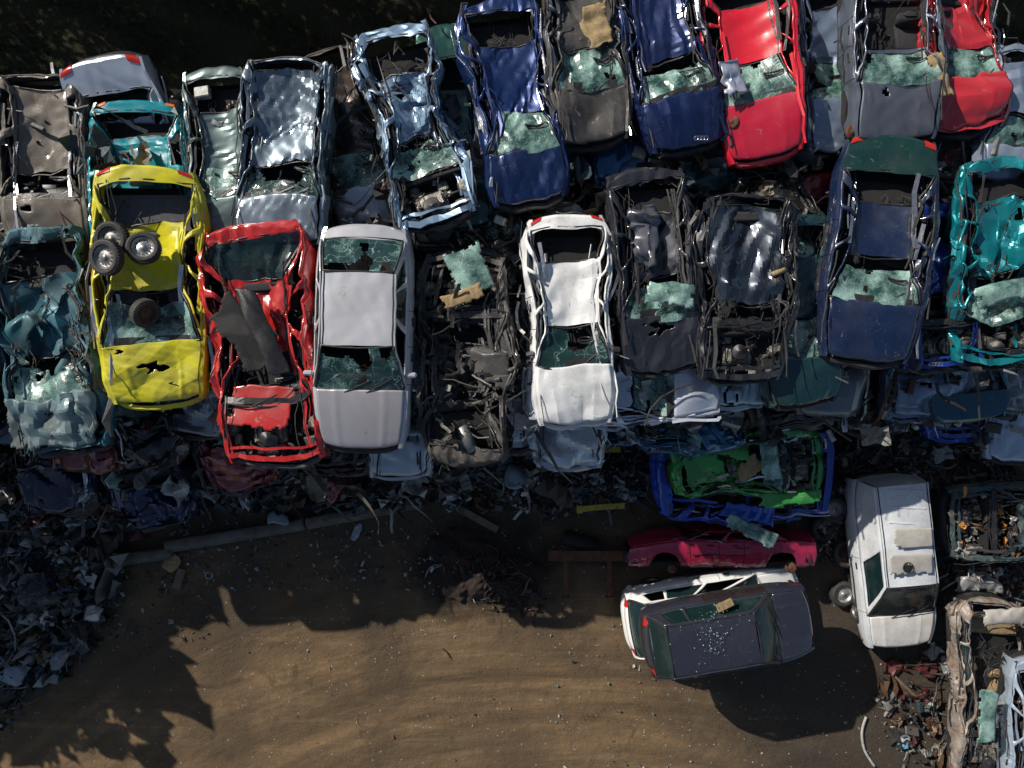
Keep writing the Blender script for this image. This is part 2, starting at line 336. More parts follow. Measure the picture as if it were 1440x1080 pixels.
def car(name, label, cat, tail, nose, wpx, zr, rgb, typ='hatch', sq=.8, crush=.6, sag=.1, cr=.05, bend=0, roll=0, pitch=0,
        hood='on', ws='shatter', rw='open', sidewin=0.0, wheels=0, mat='metallic car paint', seed=1, holes=(), shelf='underbody', rear_lights=False, res=.043, tear=0, pinch=0, lights=True,
        engine=None, seatmat='dark seat cloth', bumper='black plastic', group=None, roofcol=None, trims=6, mirror=False, world=None, dents=(), plate=False, L=None,
        tailcol=None, hoodcol=None, doorcol=None, lite=False, flare=0.0, roof='on', topz=None):
    rnd = random.Random(seed); T = TYP[typ]
    a = P(*tail, zr) if world is None else world[0]; b = P(*nose, zr) if world is None else world[1]
    Lc = math.hypot(b[0] - a[0], b[1] - a[1]); W = wpx * (CAMZ - zr) / 1000 if world is None else wpx
    rz = math.atan2(b[1] - a[1], b[0] - a[0])
    root = bpy.data.objects.new(name, None); col.objects.link(root); root.empty_display_size = .3
    T = dict(T)
    if crush > .2:
        jr = random.Random(seed + 5); T['rt'] += jr.uniform(-.03, .035); T['wt'] += jr.uniform(-.03, .02); T['wb'] += jr.uniform(-.02, .03); T['wr'] += jr.uniform(-.05, .03)
    zb = T['zb']; H = T['H']; zc, zn = T['zc'], T['zn']
    base = zr - zb * sq
    root.location = ((a[0] + b[0]) / 2, (a[1] + b[1]) / 2, base)
    M = Matrix.Rotation(rz, 4, 'Z') @ Matrix.Rotation(R(pitch), 4, 'Y') @ Matrix.Rotation(R(roll), 4, 'X')
    root.rotation_euler = M.to_euler()
    tag(root, label, cat, group)
    xr0, xr1, xw1, xw0 = T['rb'] * Lc, T['rt'] * Lc, T['wt'] * Lc, T['wb'] * Lc
    wr = T['wr'] * W / 2
    def hw(x): return W / 2 * (1 - .17 * np.abs(2 * x / Lc - 1) ** 5)
    def topz_(x):
        t = np.clip((x - xw0) / (Lc - xw0), 0, 1)
        z = np.where(x > xw0, zc + (zn - zc) * (t ** 1.6), zb + (zc - zb) * np.clip((x - xr0) / (xw0 - xr0), 0, 1))
        return z - .05 * np.clip((xr0 - x) / max(xr0, .01), 0, 1)
    hs = random.Random(seed + 9)
    rp = .20 * min(1, max(0, (crush - .5) / .2)) if not lite else .1
    dn = list(dents)
    if cr > .03:
        for _ in range(4): dn.append((hs.uniform(.1, .95), hs.uniform(-.45, .45), hs.uniform(.2, .5), hs.uniform(.3, 1.2) * cr))
    def D(p):
        p = np.array(p, dtype=float); x, y, z = p[:, 0].copy(), p[:, 1].copy(), p[:, 2].copy(); t = x / Lc; s = y / (W / 2)
        up = np.clip((z - zb) / (H - zb), 0, 1)
        cabin = np.clip((x - xr0 * .6) / .3, 0, 1) * np.clip((xw0 - x) / .5 + .25, 0, 1)
        ridge = np.clip((np.abs(s) - .70) / .10, 0, 1) * (.42 if crush > .4 else 0)
        z = z - up * (H - zb) * crush * (1 - ridge * (.6 + .4 * np.sin(x * 5 + seed)))
        y = y * (1 - rp * up * (1 - .5 * np.abs(2 * t - .8)))
        z -= (sag * np.clip(1 - 1.2 * s * s, 0, 1) + (.16 if crush > .5 and not lite else 0)) * cabin * up * np.clip((.84 - np.abs(s)) / .06, 0, 1)
        z *= sq
        y = y * (1 - pinch * np.exp(-((t - .5) / .22) ** 2) * np.clip(z / .6, 0.3, 1))
        if flare: y = y + np.sign(y) * np.clip(np.abs(s) - .6, 0, .4) / .4 * flare * np.clip(z / .5, 0, 1) * cabin
        y = y + bend * ((2 * t - 1) ** 2 - .33)
        q = np.stack([x - Lc / 2, y, z], 1)
        for (dx, dy, r, dp) in dn:
            g = np.exp(-(((t - dx) * Lc) ** 2 + ((s / 2 - dy) * W) ** 2) / r ** 2) * np.clip(z / .4, 0, 1); q[:, 2] -= g * dp
        if cr > 0:
            k = crumple(q, cr * 1.35, seed, 1.15, 4 if res < .08 else 3, 3); w = (.55 + .45 * cabin + .25 * np.clip(np.abs(s), 0, 1))
            k[:, 2] *= np.clip(z / .35, .15, 1); q += k * w[:, None]
        return q
    def Di(p):                              # what stands inside a crushed cabin is pressed down with it
        p = np.array(p, dtype=float)
        if crush > .4: p[:, 2] = np.minimum(.36 + (p[:, 2] - .36) * .50, .66)
        return D(p)
    par = root; nx = lambda d: max(2, int(d / res))
    m = mat; c = rgb
    def nz(p): return p
    # sides ------------------------------------------------------
    wheelx = (.19 * Lc, .80 * Lc); wrad = .36
    prof = np.array([(.10, 0.0), (.035, -.02), (.005, -.10), (-.012, -.26), (.0, -.42), (.03, -.56), (.07, -.66)])
    pk = np.linspace(0, 1, len(prof))
    def side(sgn):
        def f(u, v):
            inn = np.interp(v, pk, prof[:, 0]); dz = np.interp(v, pk, prof[:, 1])
            zt = topz_(u); lo = np.full_like(u, .24)
            for wx in wheelx:
                d = np.abs(u - wx); lo = np.where(d < wrad, np.maximum(lo, .28 + np.sqrt(np.maximum(wrad ** 2 - d ** 2, 0))), lo)
            z = zt + dz * (zt - .24) / .66; z = np.maximum(z, np.minimum(lo, zt - .03))
            return np.stack([u, sgn * (hw(u) - inn * (1 - 0 * u)), z], 1)
        return f
    g = .012
    xs = [(.02 * Lc, max(xr0, .16 * Lc) + .22 * Lc * (typ != 'van'), 'rear_wing')]
    xB = xs[0][1]; xm = (xB + xw0 - .03 * Lc) / 2
    if typ == 'van': xB = .45 * Lc; xs = [(.01 * Lc, xB, 'rear_wing')]; xs += [(xB + g, xw0 - .02 * Lc, 'front_door')]
    elif lite or Lc < 3.7: xs += [(xB + g, xw0 - .02 * Lc, 'front_door')]
    else: xs += [(xB + g, xm, 'rear_door'), (xm + g, xw0 - .02 * Lc, 'front_door')]
    xs += [(xw0 - .02 * Lc + g, Lc * .985, 'front_wing')]
    for sgn in (1, -1):
        for (x0, x1, nm) in xs:
            o = sheet(nm, side(sgn), (x0, x1, 0, 1), nx(x1 - x0), max(5, int(.8 / res)), m, par, D, doorcol if (doorcol and 'door' in nm) else c, seed + sgn, tear * .6)
            if 'door' in nm and not lite and o:
                hb = MB(); hx = x0 + .12; pt = side(sgn)(np.array([hx, hx + .16]), np.array([.33, .33]))
                hb.strip([tuple(pt[0] + [0, sgn * .02, 0]), tuple(pt[1] + [0, sgn * .02, 0])], .035, th=.02)
                hb.build('door_handle', 'black plastic', o, D=D)
                rb_ = MB(); aa = side(sgn)(np.linspace(x0 + .03, x1 - .03, 9), np.full(9, .56)); rb_.strip([tuple(q + [0, sgn * .012, 0]) for q in aa], .05, tw=0, th=.012)
                rb_.build('rubbing_strip', 'black plastic', o, D=D)
    # pillars and side glass ---------------------------------------
    def greenhouse(sgn):
        def f(s_, t_):
            x = (xr0 + (xw0 - xr0) * s_) * (1 - t_) + (xr1 + (xw1 - xr1) * s_) * t_
            tt = t_ + .06 * np.sin(np.pi * t_)
            return np.stack([x, sgn * ((hw(x) - .07) * (1 - tt) + (wr) * tt), topz_(x) * (1 - t_) + (H - .045) * t_], 1)
        return f
    if typ == 'van': wins = [(.62, .955)]
    elif lite or Lc < 3.7: wins = [(.12, .50), (.55, .955)]
    else: wins = [(.10, .27), (.31, .60), (.64, .955)]
    for sgn in (1, -1):
        def mk(u, v):
            ok = np.ones(len(u), bool)
            for (s0, s1) in wins: ok &= ~((u > s0) & (u < s1) & (v > .06) & (v < .87))
            return ok
        sheet('window_frame', greenhouse(sgn), (0, 1, 0, 1), max(24, int((xw0 - xr0) / res * .9)), 9, m, par, D, c, seed + 11, tear * .4, mk, thick=.03 if not lite else 0)
        for (s0, s1) in wins:
            if rnd.random() < sidewin:
                sheet('side_window', greenhouse(sgn), (s0, s1, .05, .88), 6, 4, 'tinted glass', par, D, None, off=(0, -sgn * .012, -.004))
    # roof
    def roof_f(u, v): return np.stack([u - .05 * (1 - np.abs(v)) * 0, v * wr, H - .045 * np.abs(v) ** 3.0 - .02 * ((u - xr1) / (xw1 - xr1) * 2 - 1) ** 2], 1)
    if roof == 'on':
        sheet('roof', roof_f, (xr1, xw1, -1, 1), nx(xw1 - xr1), nx(2 * wr), m, par, D, roofcol or c, seed + 3, tear, extra=cr * .5 if cr > .02 else 0)
        if not lite:
            for sgn in (1, -1):
                gb = MB(); uu = np.linspace(xr1, xw1, 14); gp = roof_f(uu, np.full(14, .93 * sgn)); gb.strip([tuple(q + [0, 0, .006]) for q in gp], .022, th=.008)
                gb.build('roof_gutter', 'black plastic', par, D=D)
    else:
        rb = MB()
        for u in (xr1, xw1): rb.strip([tuple(q) for q in roof_f(np.full(9, u), np.linspace(-1, 1, 9))], .07, th=.03)
        rb.build('roof_rail', m, par, c, D=D)
    # bonnet
    def hoodw(x): return hw(x) - .095
    def hood_f(u, v):
        k = np.clip((u - xw0) / (Lc - xw0), 0, 1); x = u - .10 * np.abs(v) ** 3 * k ** 3 * 1.2
        return np.stack([x, v * hoodw(x), topz_(x) + .035 * (1 - v * v) + .012 * (np.exp(-((np.abs(v) - .55) / .06) ** 2)) - .07 * np.clip((k - .86) / .14, 0, 1) ** 2], 1)
    if hood in ('on', 'ajar'):
        sheet('bonnet', hood_f, (xw0 + .03, Lc * .985, -.985, .985), nx(Lc - xw0) * (3 if holes else 1), nx(W * .8) * (3 if holes else 1), m, par, D, hoodcol or c, seed + 4, tear if hood == 'ajar' or not holes else 0, extra=cr * (.9 if hood == 'ajar' else .65 if cr > .02 else 0), mask=(lambda u, v: np.all([((((u - xw0) / (Lc - xw0)) - a_) / ra) ** 2 + ((v - b_ + .15 * np.sin(u * 30)) / rb_2) ** 2 > 1 + .5 * np.sin(v * 23 + u * 17) for (a_, b_, ra, rb_2) in holes], axis=0)) if holes else None,
              off=(-.05, rnd.uniform(-.06, .06), .06) if hood == 'ajar' else None, thick=.02)
    # cowl
    cb = MB(); cb.strip([tuple(q + [-.06, 0, -.03]) for q in hood_f(np.full(9, xw0 + .03), np.linspace(-.95, .95, 9))], .12, th=.03); cb.build('cowl', 'black plastic', par, D=D)
    # engine bay
    if hood in ('off', 'ajar') and not lite or engine:
        eb = MB(); ex0, ex1 = xw0 + .12, Lc - .12; em = (ex0 + ex1) / 2; zz = zn - .06; hb = W / 2 - .16
        eb.box((em - .02, -.08, zz - .22), (.42, .62, .34)); eb.box((em - .02, -.08, zz - .02), (.28, .5, .1))
        for i in range(5): eb.box((em - .02, -.3 + i * .11, zz + .04), (.22, .035, .05))
        eb.box((em + .26, .05, zz - .16), (.14, .3, .22)); eb.box((em - .25, .22, zz - .1), (.16, .2, .24))
        for s_ in (-1, 1): eb.lathe([(.0, .12), (.09, .12), (.12, .08), (.15, 0), (.16, -.2)], 14, 0, Matrix.Translation((em - .12, s_ * (hb - .06), zz - .02)))
        eb.box((em - .3, -.32, zz - .03), (.14, .18, .12)); eb.box((em + .12, -hb + .14, zz - .08), (.2, .14, .16))
        for i in range(14): eb.box((rnd.uniform(ex0, ex1), rnd.uniform(-hb, hb), zz - rnd.uniform(.0, .25)), (rnd.uniform(.05, .16), rnd.uniform(.05, .16), rnd.uniform(.05, .14)), 0, Matrix.Rotation(rnd.uniform(0, 3), 3, Vector((rnd.random(), rnd.random(), 1)).normalized()))
        eo = eb.build('engine', 'oily machinery', par, D=D)
        h = MB()
        for i in range(16):
            x0, y0 = rnd.uniform(ex0, ex1), rnd.uniform(-hb, hb); x1, y1 = x0 + rnd.uniform(-.4, .4), y0 + rnd.uniform(-.5, .5)
            x1 = min(max(x1, ex0), ex1); y1 = min(max(y1, -hb), hb)
            h.tube([(x0, y0, zz - .12), (x0 * .7 + x1 * .3 + rnd.uniform(-.1, .1), y0 * .7 + y1 * .3, zz + rnd.uniform(0, .1)), (x0 * .3 + x1 * .7, y0 * .3 + y1 * .7 + rnd.uniform(-.1, .1), zz + rnd.uniform(0, .1)), (x1, y1, zz - .12)], rnd.choice((.01, .014, .025, .035)), 6)
        h.build('hose', 'rubber', eo, D=D, smooth=True)
        af = MB(); af.lathe([(.0, .075), (.05, .075), (.055, .06), (.14, .055), (.16, .03), (.16, -.05), (.0, -.05)], 22, 0, Matrix.Translation((em + rnd.uniform(-.05, .12), rnd.uniform(-.15, .15), zz + .1)))
        af.build('air_filter', rnd.choice(('black plastic', 'grey plastic')), eo, D=D, smooth=True)
        bt = MB(); bt.box((em + .2, hb - .2, zz - .03), (.2, .24, .18)); bt.box((em + .2, hb - .2, zz + .07), (.16, .2, .025)); bt.build('battery', rnd.choice(('black plastic', 'grey plastic', 'pale card')), eo, D=D)
        fr = MB()
        fr.strip([tuple(q) for q in hood_f(np.full(11, Lc * .972), np.linspace(-1, 1, 11))], .10, th=.04)
        fr.strip([tuple(q + [0, 0, -.04]) for q in hood_f(np.full(11, Lc * .93), np.linspace(-1, 1, 11))], .05, th=.03)
        fr.build('slam_panel', m, par, c, D=D)
        for s_ in (-1, 1):
            fw = MB()
            fw.strip([(x, s_ * (float(hoodw(np.array(x))) - .03), float(topz_(np.array(x))) - .05) for x in np.linspace(ex0 - .1, ex1, 9)], .08, th=.03)
            fw.build('inner_wing', m, par, c, D=D)
    # screens
    def ws_f(u, v):
        x = xw0 * (1 - u) + xw1 * u + .09 * (1 - v * v) * (1 - u * .5); w = (hw(x) - .10) * (1 - u) + (wr - .03) * u
        return np.stack([x, v * w, (zc + .01) * (1 - u) + (H - .02) * u + .02 * np.sin(u * 3.14)], 1)
    def rw_f(u, v):
        x = xr0 * (1 - u) + xr1 * u - .05 * (1 - v * v) * (1 - u); w = (hw(x) - .12) * (1 - u) + (wr - .04) * u
        return np.stack([x, v * w, (zb) * (1 - u) + (H - .02) * u + .02 * np.sin(u * 3.14)], 1)
    def rim(fn, nm, mt='black plastic'):
        b_ = MB(); n_ = 9
        pu = np.concatenate([np.linspace(.0, 1, n_), np.ones(n_), np.linspace(1, .0, n_), np.zeros(n_)]); pv = np.concatenate([np.full(n_, -1), np.linspace(-1, 1, n_), np.full(n_, 1), np.linspace(1, -1, n_)])
        b_.tube([tuple(q) for q in fn(pu, pv)], .017, 5); b_.build(nm, mt, par, D=D, smooth=True)
    rim(ws_f, 'windscreen_seal')
    if typ != 'van' and not lite: rim(rw_f, 'rear_window_seal')
    for kind, fn, nm, tr_ in ((ws, ws_f, 'windscreen', 1), (rw, rw_f, 'rear_window', 1)):
        if kind == 'shatter':
            sheet(nm, fn, (0, 1, -.97, .97), nx(.75), nx(W * .8), 'shattered glass', par, D, None, seed + 31, .42, extra=.03 + cr * .25)
        elif kind == 'hang':
            sheet(nm, fn, (0, .75, -.97, .97), nx(.75), nx(W * .8), 'shattered glass', par, D, None, seed + 37, .55, extra=.05 + cr * .3)
        elif kind == 'crack':
            sheet(nm, fn, (0, 1, -.97, .97), nx(.75), nx(W * .8), 'cracked glass', par, D, None, seed + 31, 0, mask=lambda u, v: sinnoise(np.stack([u * .8, v * .8, u * 0], 1), seed, 1.3) * .35 + np.abs(v) * .5 + (1 - u) > .52, extra=.02)
        elif kind == 'clear':
            sheet(nm, fn, (0, 1, -.97, .97), nx(.6), nx(W * .8), 'tinted glass', par, D, None, seed)
        elif kind == 'panel':
            sheet(nm.replace('rear_window', 'rear_panel'), fn, (0, 1, -1, 1), nx(.4), nx(W * .8), m, par, D, c, seed)
    # tailgate / boot
    tp = np.array([(max(xr0, .05) , zb - .005), (.06, zb - .02), (.015, zb - .07), (-.01, zb - .2), (.02, .55)])
    tk = np.concatenate([[0], np.cumsum(np.hypot(np.diff(tp[:, 0]), np.diff(tp[:, 1])))]); tk /= tk[-1]
    def tail_f(u, v):
        x = np.interp(u, tk, tp[:, 0]); z = np.interp(u, tk, tp[:, 1]); x = x + .14 * np.abs(v) ** 3 * (u > .0)
        return np.stack([x, v * (hw(x) - .05), z + .02 * (1 - v * v)], 1)
    tg = sheet('tailgate' if typ != 'saloon' else 'boot_lid', tail_f, (0, 1, -1, 1), max(6, int((xr0 + .5) / res)), nx(W), m, par, D, tailcol or c, seed + 8, tear)
    if lights and rear_lights:
        for sgn in (-1, 1):
            tb = MB(); k0 = tk[2]
            g_, F_, _, _ = grid(lambda u, v: tail_f(u, v) + np.array([-.015, 0, .018]), k0 - .16, .85, *(sorted((sgn * .70, sgn * .97))), 4, 4)
            tb.add(g_, F_); tb.build('tail_light', 'red lens' if rear_lights is True else rear_lights, par, D=D, smooth=True)
    if plate and tg:
        pb = MB(); g_, F_, _, _ = grid(lambda u, v: tail_f(u, v) + np.array([-.02, 0, .012]), tk[2] + .02, .75, -.32, .32, 3, 6); pb.add(g_, F_); pb.build('number_plate', 'pale card', tg, D=D)
    # bumpers, nose
    def bar(x0, sg, z0, h, out, mt, nm, colr=None):
        b_ = MB(); n_ = 17; V = []; F = []
        for i in range(n_):
            v = -1 + 2 * i / (n_ - 1); xx = x0 + sg * (out * (1 - .15 * abs(v)) - .26 * abs(v) ** 4); y = v * (W / 2 * .93)
            for (dx, dz) in ((-.07, h / 2), (.0, h / 2), (.03, h * .2), (.02, -h / 2), (-.07, -h / 2)): V.append((xx + sg * dx, y, z0 + dz))
        for i in range(n_ - 1):
            for k in range(5):
                q = (i * 5 + k, i * 5 + (k + 1) % 5, i * 5 + 5 + (k + 1) % 5, i * 5 + 5 + k); F.append(q)
        b_.add(V, F); return b_.build(nm, mt, par, colr, D=D)
    bm, bc = (m, c) if bumper == 'paint' else (bumper, None)
    if not lite or rnd.random() < .5: bar(Lc - .02, 1, .46, .26, .06, bm, 'front_bumper', bc)
    if not lite: bar(.04, -1, .46, .26, .06, bm, 'rear_bumper', bc)
    nb = MB(); g_, F_, _, _ = grid(lambda u, v: np.stack([Lc * .985 - .12 * np.abs(v) ** 3 + .03 * u, v * (hw(np.full_like(v, Lc * .97)) - .03), (zn - .04) * (1 - u) + .42 * u], 1), 0, 1, -1, 1, 3, 14)
    nb.add(g_, F_); nb.build('grille', 'black plastic', par, D=D)
    if lights:
        for sgn in (-1, 1):
            lb = MB()
            g_, F_, _, _ = grid(lambda u, v: np.stack([Lc * .99 - .11 * np.abs(v) ** 3 + .035 - .20 * (1 - u), v * (hw(np.full_like(v, Lc * .97)) - .02), (zn + .012) * (1 - u) + (zn - .17) * u], 1), 0, 1, *(sorted((sgn * .62, sgn * .98))), 4, 5)
            lb.add(g_, F_); lb.build('headlight', 'lamp lens', par, D=D, smooth=True)
    # floor and cabin
    fb = MB(); uu = np.linspace(.06 * Lc, .96 * Lc, 14); V = []; F = []
    for u in uu:
        w = float(hw(np.array(u))) - .06; V += [(u, -w, .22), (u, -w * .97, .36), (u, w * .97, .36), (u, w, .22)]
    for i in range(13):
        for k in range(4): F.append((i * 4 + k, i * 4 + (k + 1) % 4, i * 4 + 4 + (k + 1) % 4, i * 4 + 4 + k))
    F += [(3, 2, 1, 0), (52, 53, 54, 55)]; fb.add(V, F)
    fb.box((xw0 + .1, 0, .58), (.06, W * .8, .5)); fb.build('floor_pan', 'underbody', par, D=D)
    if not lite:
        for sgn in (-1, 1):
            sb = MB(); x = xw0 - 1.0; sb.box((x, sgn * W * .22, .50), (.5, .46, .18), ch=.25); sb.box((x - .27, sgn * W * .22, .80), (.15, .44, .58), ch=.3, rot=Matrix.Rotation(R(-14), 3, 'Y')); sb.box((x - .36, sgn * W * .22, 1.12), (.10, .24, .16), ch=.35, rot=Matrix.Rotation(R(-14), 3, 'Y'))
            sb.build('seat', seatmat, par, D=Di, smooth=True)
        if typ != 'van':
            sb = MB(); x = xr1 + .35; sb.box((x, 0, .50), (.45, W * .74, .18), ch=.25); sb.box((x - .25, 0, .78), (.16, W * .74, .5), ch=.3)
            for q in (-.28, .28): sb.box((x - .28, q * W * .7, 1.06), (.1, .24, .12), ch=.35)
            sb.build('rear_seat', seatmat, par, D=Di, smooth=True)
            sh = MB(); sh.box(((xr0 + xr1) / 2 + .05, 0, zb - .2), (max(.25, xr1 - xr0 - .1), W * .72, .025)); sh.build('parcel_shelf', shelf, par, D=Di)
        db = MB(); db.box((xw0 - .13, 0, .82), (.34, W * .74, .16), ch=.3); db.box((xw0 - .28, 0, .68), (.14, .3, .3))
        do = db.build('dashboard', 'black plastic', par, D=Di, smooth=True)
        stw = MB(); cx, cy, cz = xw0 - .45, W * .2, .86
        stw.tube([(cx + .19 * math.cos(t) * .35, cy + .19 * math.sin(t), cz + .19 * math.cos(t) * .9) for t in np.linspace(0, 6.28, 17)], .014, 6)
        stw.tube([(cx, cy - .18, cz), (cx + .02, cy, cz), (cx, cy + .18, cz)], .02, 5); stw.build('steering_wheel', 'black plastic', do, D=D)
        wp = MB()
        for k in (-.35, .15):
            q = ws_f(np.array([.02, .28]), np.array([k, k + .62])); wp.strip([tuple(q[0] + [.02, 0, .03]), tuple(q[1] + [0, 0, .03])], .02)
        wp.build('wiper', 'black plastic', par, D=D)
    if mirror:
        for sgn in (-1, 1):
            mb = MB(); q = greenhouse(sgn)(np.array([.93]), np.array([.1]))[0]; mb.box((q[0], q[1] + sgn * .13, q[2] + .03), (.10, .19, .12), ch=.3); mb.tube([tuple(q), (q[0], q[1] + sgn * .1, q[2] + .02)], .02, 5)
            mb.build('wing_mirror', m if mirror == 'paint' else 'black plastic', par, c, D=D)
    if wheels:
        for wx in wheelx:
            for sgn in (-1, 1):
                make_wheel(par, (wx - Lc / 2, sgn * (W / 2 - .12), .30), Matrix.Rotation(R(90), 4, 'X'), 'alloy' if wheels == 2 else 'steel', top=False, r=.29)
    # torn trim: bent strips and wiring hanging along the sides and across the cabin
    if trims:
        tb = MB(); hs2 = random.Random(seed * 7 + 1)
        for i in range(int(trims * 3.6)):
            sgn = hs2.choice((-1, 1)); x = hs2.uniform(xr1, xw0); n_ = hs2.randint(3, 6); yy = sgn * hs2.uniform(.55, 1.03) * W / 2; z = hs2.uniform(zb - .25, zb + .12); pts = []
            dx = hs2.uniform(.16, .42) * hs2.choice((-1, 1))
            for k in range(n_): pts.append((x, yy, z)); x += dx * hs2.uniform(.6, 1.3); yy += hs2.uniform(-.06, .06); z += hs2.uniform(-.05, .05); z = min(z, zb + .22); x = min(max(x, .1), Lc - .1)
            if hs2.random() < .55: tb.strip(pts, hs2.uniform(.02, .075), 0 if hs2.random() < .5 else 1, tw=hs2.uniform(-.4, .4))
            else: tb.tube(pts, hs2.uniform(.006, .02), 5, 2)
        tb.build('torn_trim', [m, 'bright trim' if hs2.random() < .4 else 'grey plastic', 'rubber'], par, c, D=D)
        wb_ = MB()
        for i in range(trims):
            x = hs2.uniform(xr0, xw0); yy = hs2.uniform(-.4, .4) * W; pts = []
            for k in range(8): pts.append((x, yy, hs2.uniform(.75, 1.0))); x += hs2.uniform(-.2, .2); yy += hs2.uniform(-.15, .15)
            wb_.tube(pts, hs2.uniform(.005, .011), 4)
        wb_.build('wiring', 'rubber', par, D=D if trims > 15 else Di)
    return root

def make_wheel(par, loc, M, rimmat, top=True, r=.30, label=None, group=None, name='car_wheel', flat=False):
    if top:
        root = bpy.data.objects.new(name, None); col.objects.link(root); root.location = loc; root.rotation_euler = M.to_euler()
        tag(root, label, 'wheel', group); X = Matrix.Identity(4)
    else:
        root = bpy.data.objects.new('wheel', None); col.objects.link(root); root.parent = par; root.location = loc; root.rotation_euler = M.to_euler(); X = Matrix.Identity(4)
    w = .185 / 2; k = r / .30; t = MB()
    t.lathe([(.195 * k, w * .75), (.215 * k, w * .98), (.26 * k, w * 1.05), (.292 * k, w * .8), (.30 * k, w * .45), (.30 * k, -w * .45), (.292 * k, -w * .8), (.26 * k, -w * 1.05), (.215 * k, -w * .98), (.195 * k, -w * .75)], 36)
    for i in range(36):
        a = i * math.pi / 18; d = Vector((math.cos(a), math.sin(a), 0)); t.box(tuple(d * .298 * k), (.02, .028, w * 1.5), 0, Matrix.Rotation(a, 3, 'Z'))
    t.build('tyre', 'rubber', root, smooth=False)
    g = MB(); g.lathe([(.20 * k, w * .8), (.195 * k, w * .6), (.16 * k, w * .35), (.155 * k, w * .15), (.10 * k, w * .5), (.05 * k, w * .55), (.045 * k, w * .75), (.0, w * .75)], 30)
    g.lathe([(.20 * k, w * .8), (.19 * k, 0), (.20 * k, -w * .8)], 30)
    g.lathe([(.18 * k, -w * .3), (.0, -w * .3)], 20)
    ro = g.build('rim', rimmat, root, smooth=True)
    h = MB()
    for i in range(12):
        a = i * math.pi / 6; h.lathe([(.014, .004), (0, .004)], 8, 0, Matrix.Translation((math.cos(a) * .128 * k, math.sin(a) * .128 * k, w * .36)))
    h.build('vent_hole', 'underbody', ro)
    return root
def copy_tree(o, parent=None, color=None):
    c = o.copy(); col.objects.link(c); c.parent = parent
    if color is not None: c.color = color
    for ch in [q for q in KIDS.get(o.name, [])]: copy_tree(ch, c, color)
    return c
KIDS = {}
def index_kids():
    KIDS.clear()
    for o in bpy.data.objects:
        if o.parent: KIDS.setdefault(o.parent.name, []).append(o)

# ------------------------------------------------------------------ colours (base colours, linear)
YEL = (.62, .56, .015); RED = (.42, .012, .010); SIL = (.40, .40, .43); WHI = (.74, .74, .73); NAVY = (.012, .025, .11); BLUE = (.007, .028, .125)
BLK = (.018, .018, .022); DGR = (.05, .052, .062); TEAL = (.008, .14, .19); TURQ = (.0, .22, .27); GGR = (.085, .125, .125); LBL = (.20, .30, .42)
SGR = (.20, .24, .28); TAN = (.14, .12, .10); DGN = (.008, .065, .055); CRIM = (.33, .008, .05); PRED = (.60, .010, .025); VAN = (.62, .64, .67)
STL = (.22, .28, .38); MAR = (.16, .008, .015); GRN = (.018, .25, .03); BRZ = (.10, .075, .065)
rnd = random.Random(4)

# ------------------------------------------------------------------ top layer of the stacks
# back row
car('wrecked_van', 'wrecked dusty tan van at the far end of the back row, roof pressed flat', 'van', (50, 100), (58, 345), 128, 4.5, TAN, 'estate', .85, .75, .12, .055, seed=11, ws=None, tear=.1, trims=12, pinch=.12, roll=-3, mat='worn car paint', seatmat='dark seat cloth')
car('wrecked_car', 'silver estate wreck showing its tail lights and number plate panel, behind the cyan car', 'car', (160, 66), (206, 330), 130, 3.85, (.52, .54, .60), 'saloon', .95, .6, .1, .03, rear_lights=True, seed=12, plate=True, trims=5, pitch=27, tailcol=(.55, .60, .68), rw='open')
car('wrecked_car', 'cyan hatchback tail with an orange lamp, wedged behind the yellow car', 'car', (188, 138), (200, 400), 142, 4.4, TURQ, 'hatch', .8, .75, .1, .05, rear_lights='orange lens', seed=13, trims=6, mat='car paint', roll=-2)
car('wrecked_car', 'grey green hatchback wreck with an oval rear window opening in the back row', 'car', (300, 92), (324, 345), 112, 4.6, GGR, 'hatch', .85, .72, .14, .035, seed=14, trims=10, pinch=.1, ws='shatter')
car('wrecked_car', 'brown estate wreck peeking out behind the grey saloon, silver bonnet showing further down', 'car', (452, 66), (518, 330), 100, 4.1, BRZ, 'estate', .8, .8, .1, .05, seed=15, hoodcol=(.33, .36, .42), trims=8)
car('wrecked_car', 'blue grey estate wreck with a creased roof and a big cracked windscreen', 'car', (405, 78), (392, 345), 132, 4.9, SGR, 'estate', .85, .6, .12, .065, seed=16, trims=14, pinch=.1, ws='crack', doorcol=(.05, .07, .08), roofcol=(.12, .16, .20), dents=((.3, .1, .4, .12),))
car('wrecked_car', 'dark green wreck whose flank shows beside the pale blue one', 'car', (622, 32), (655, 320), 92, 4.2, DGN, 'saloon', .85, .7, .1, .04, seed=17, trims=5)
car('wrecked_car', 'pale blue metallic wreck without bonnet, engine bay open below its torn windscreen', 'car', (545, 34), (618, 312), 124, 5.0, LBL, 'hatch', .85, .72, .15, .12, seed=18, hood='off', ws='hang', tear=.28, trims=18, pinch=.22)
car('wrecked_car', 'black car nose with torn bumper wedged below the pale blue wreck', 'car', (600, 150), (622, 345), 100, 3.9, BLK, 'hatch', .8, .8, .1, .06, seed=19, hood='ajar', trims=8)
car('wrecked_car', 'deep blue hatchback wreck, left of the black one, with a milky windscreen sheet', 'car', (703, -6), (748, 284), 124, 5.0, BLUE, 'hatch', .85, .68, .14, .06, seed=20, trims=14, pinch=.12, hoodcol=(.006, .022, .09), dents=((.85, .1, .4, .08),))
car('wrecked_car', 'black car wreck with a dusty brown bonnet in the back row', 'car', (812, -75), (838, 200), 118, 5.0, (.035, .034, .036), 'hatch', .85, .72, .14, .07, seed=21, trims=14, dents=((.85, 0, .3, .14),), mat='worn car paint', lights=True)
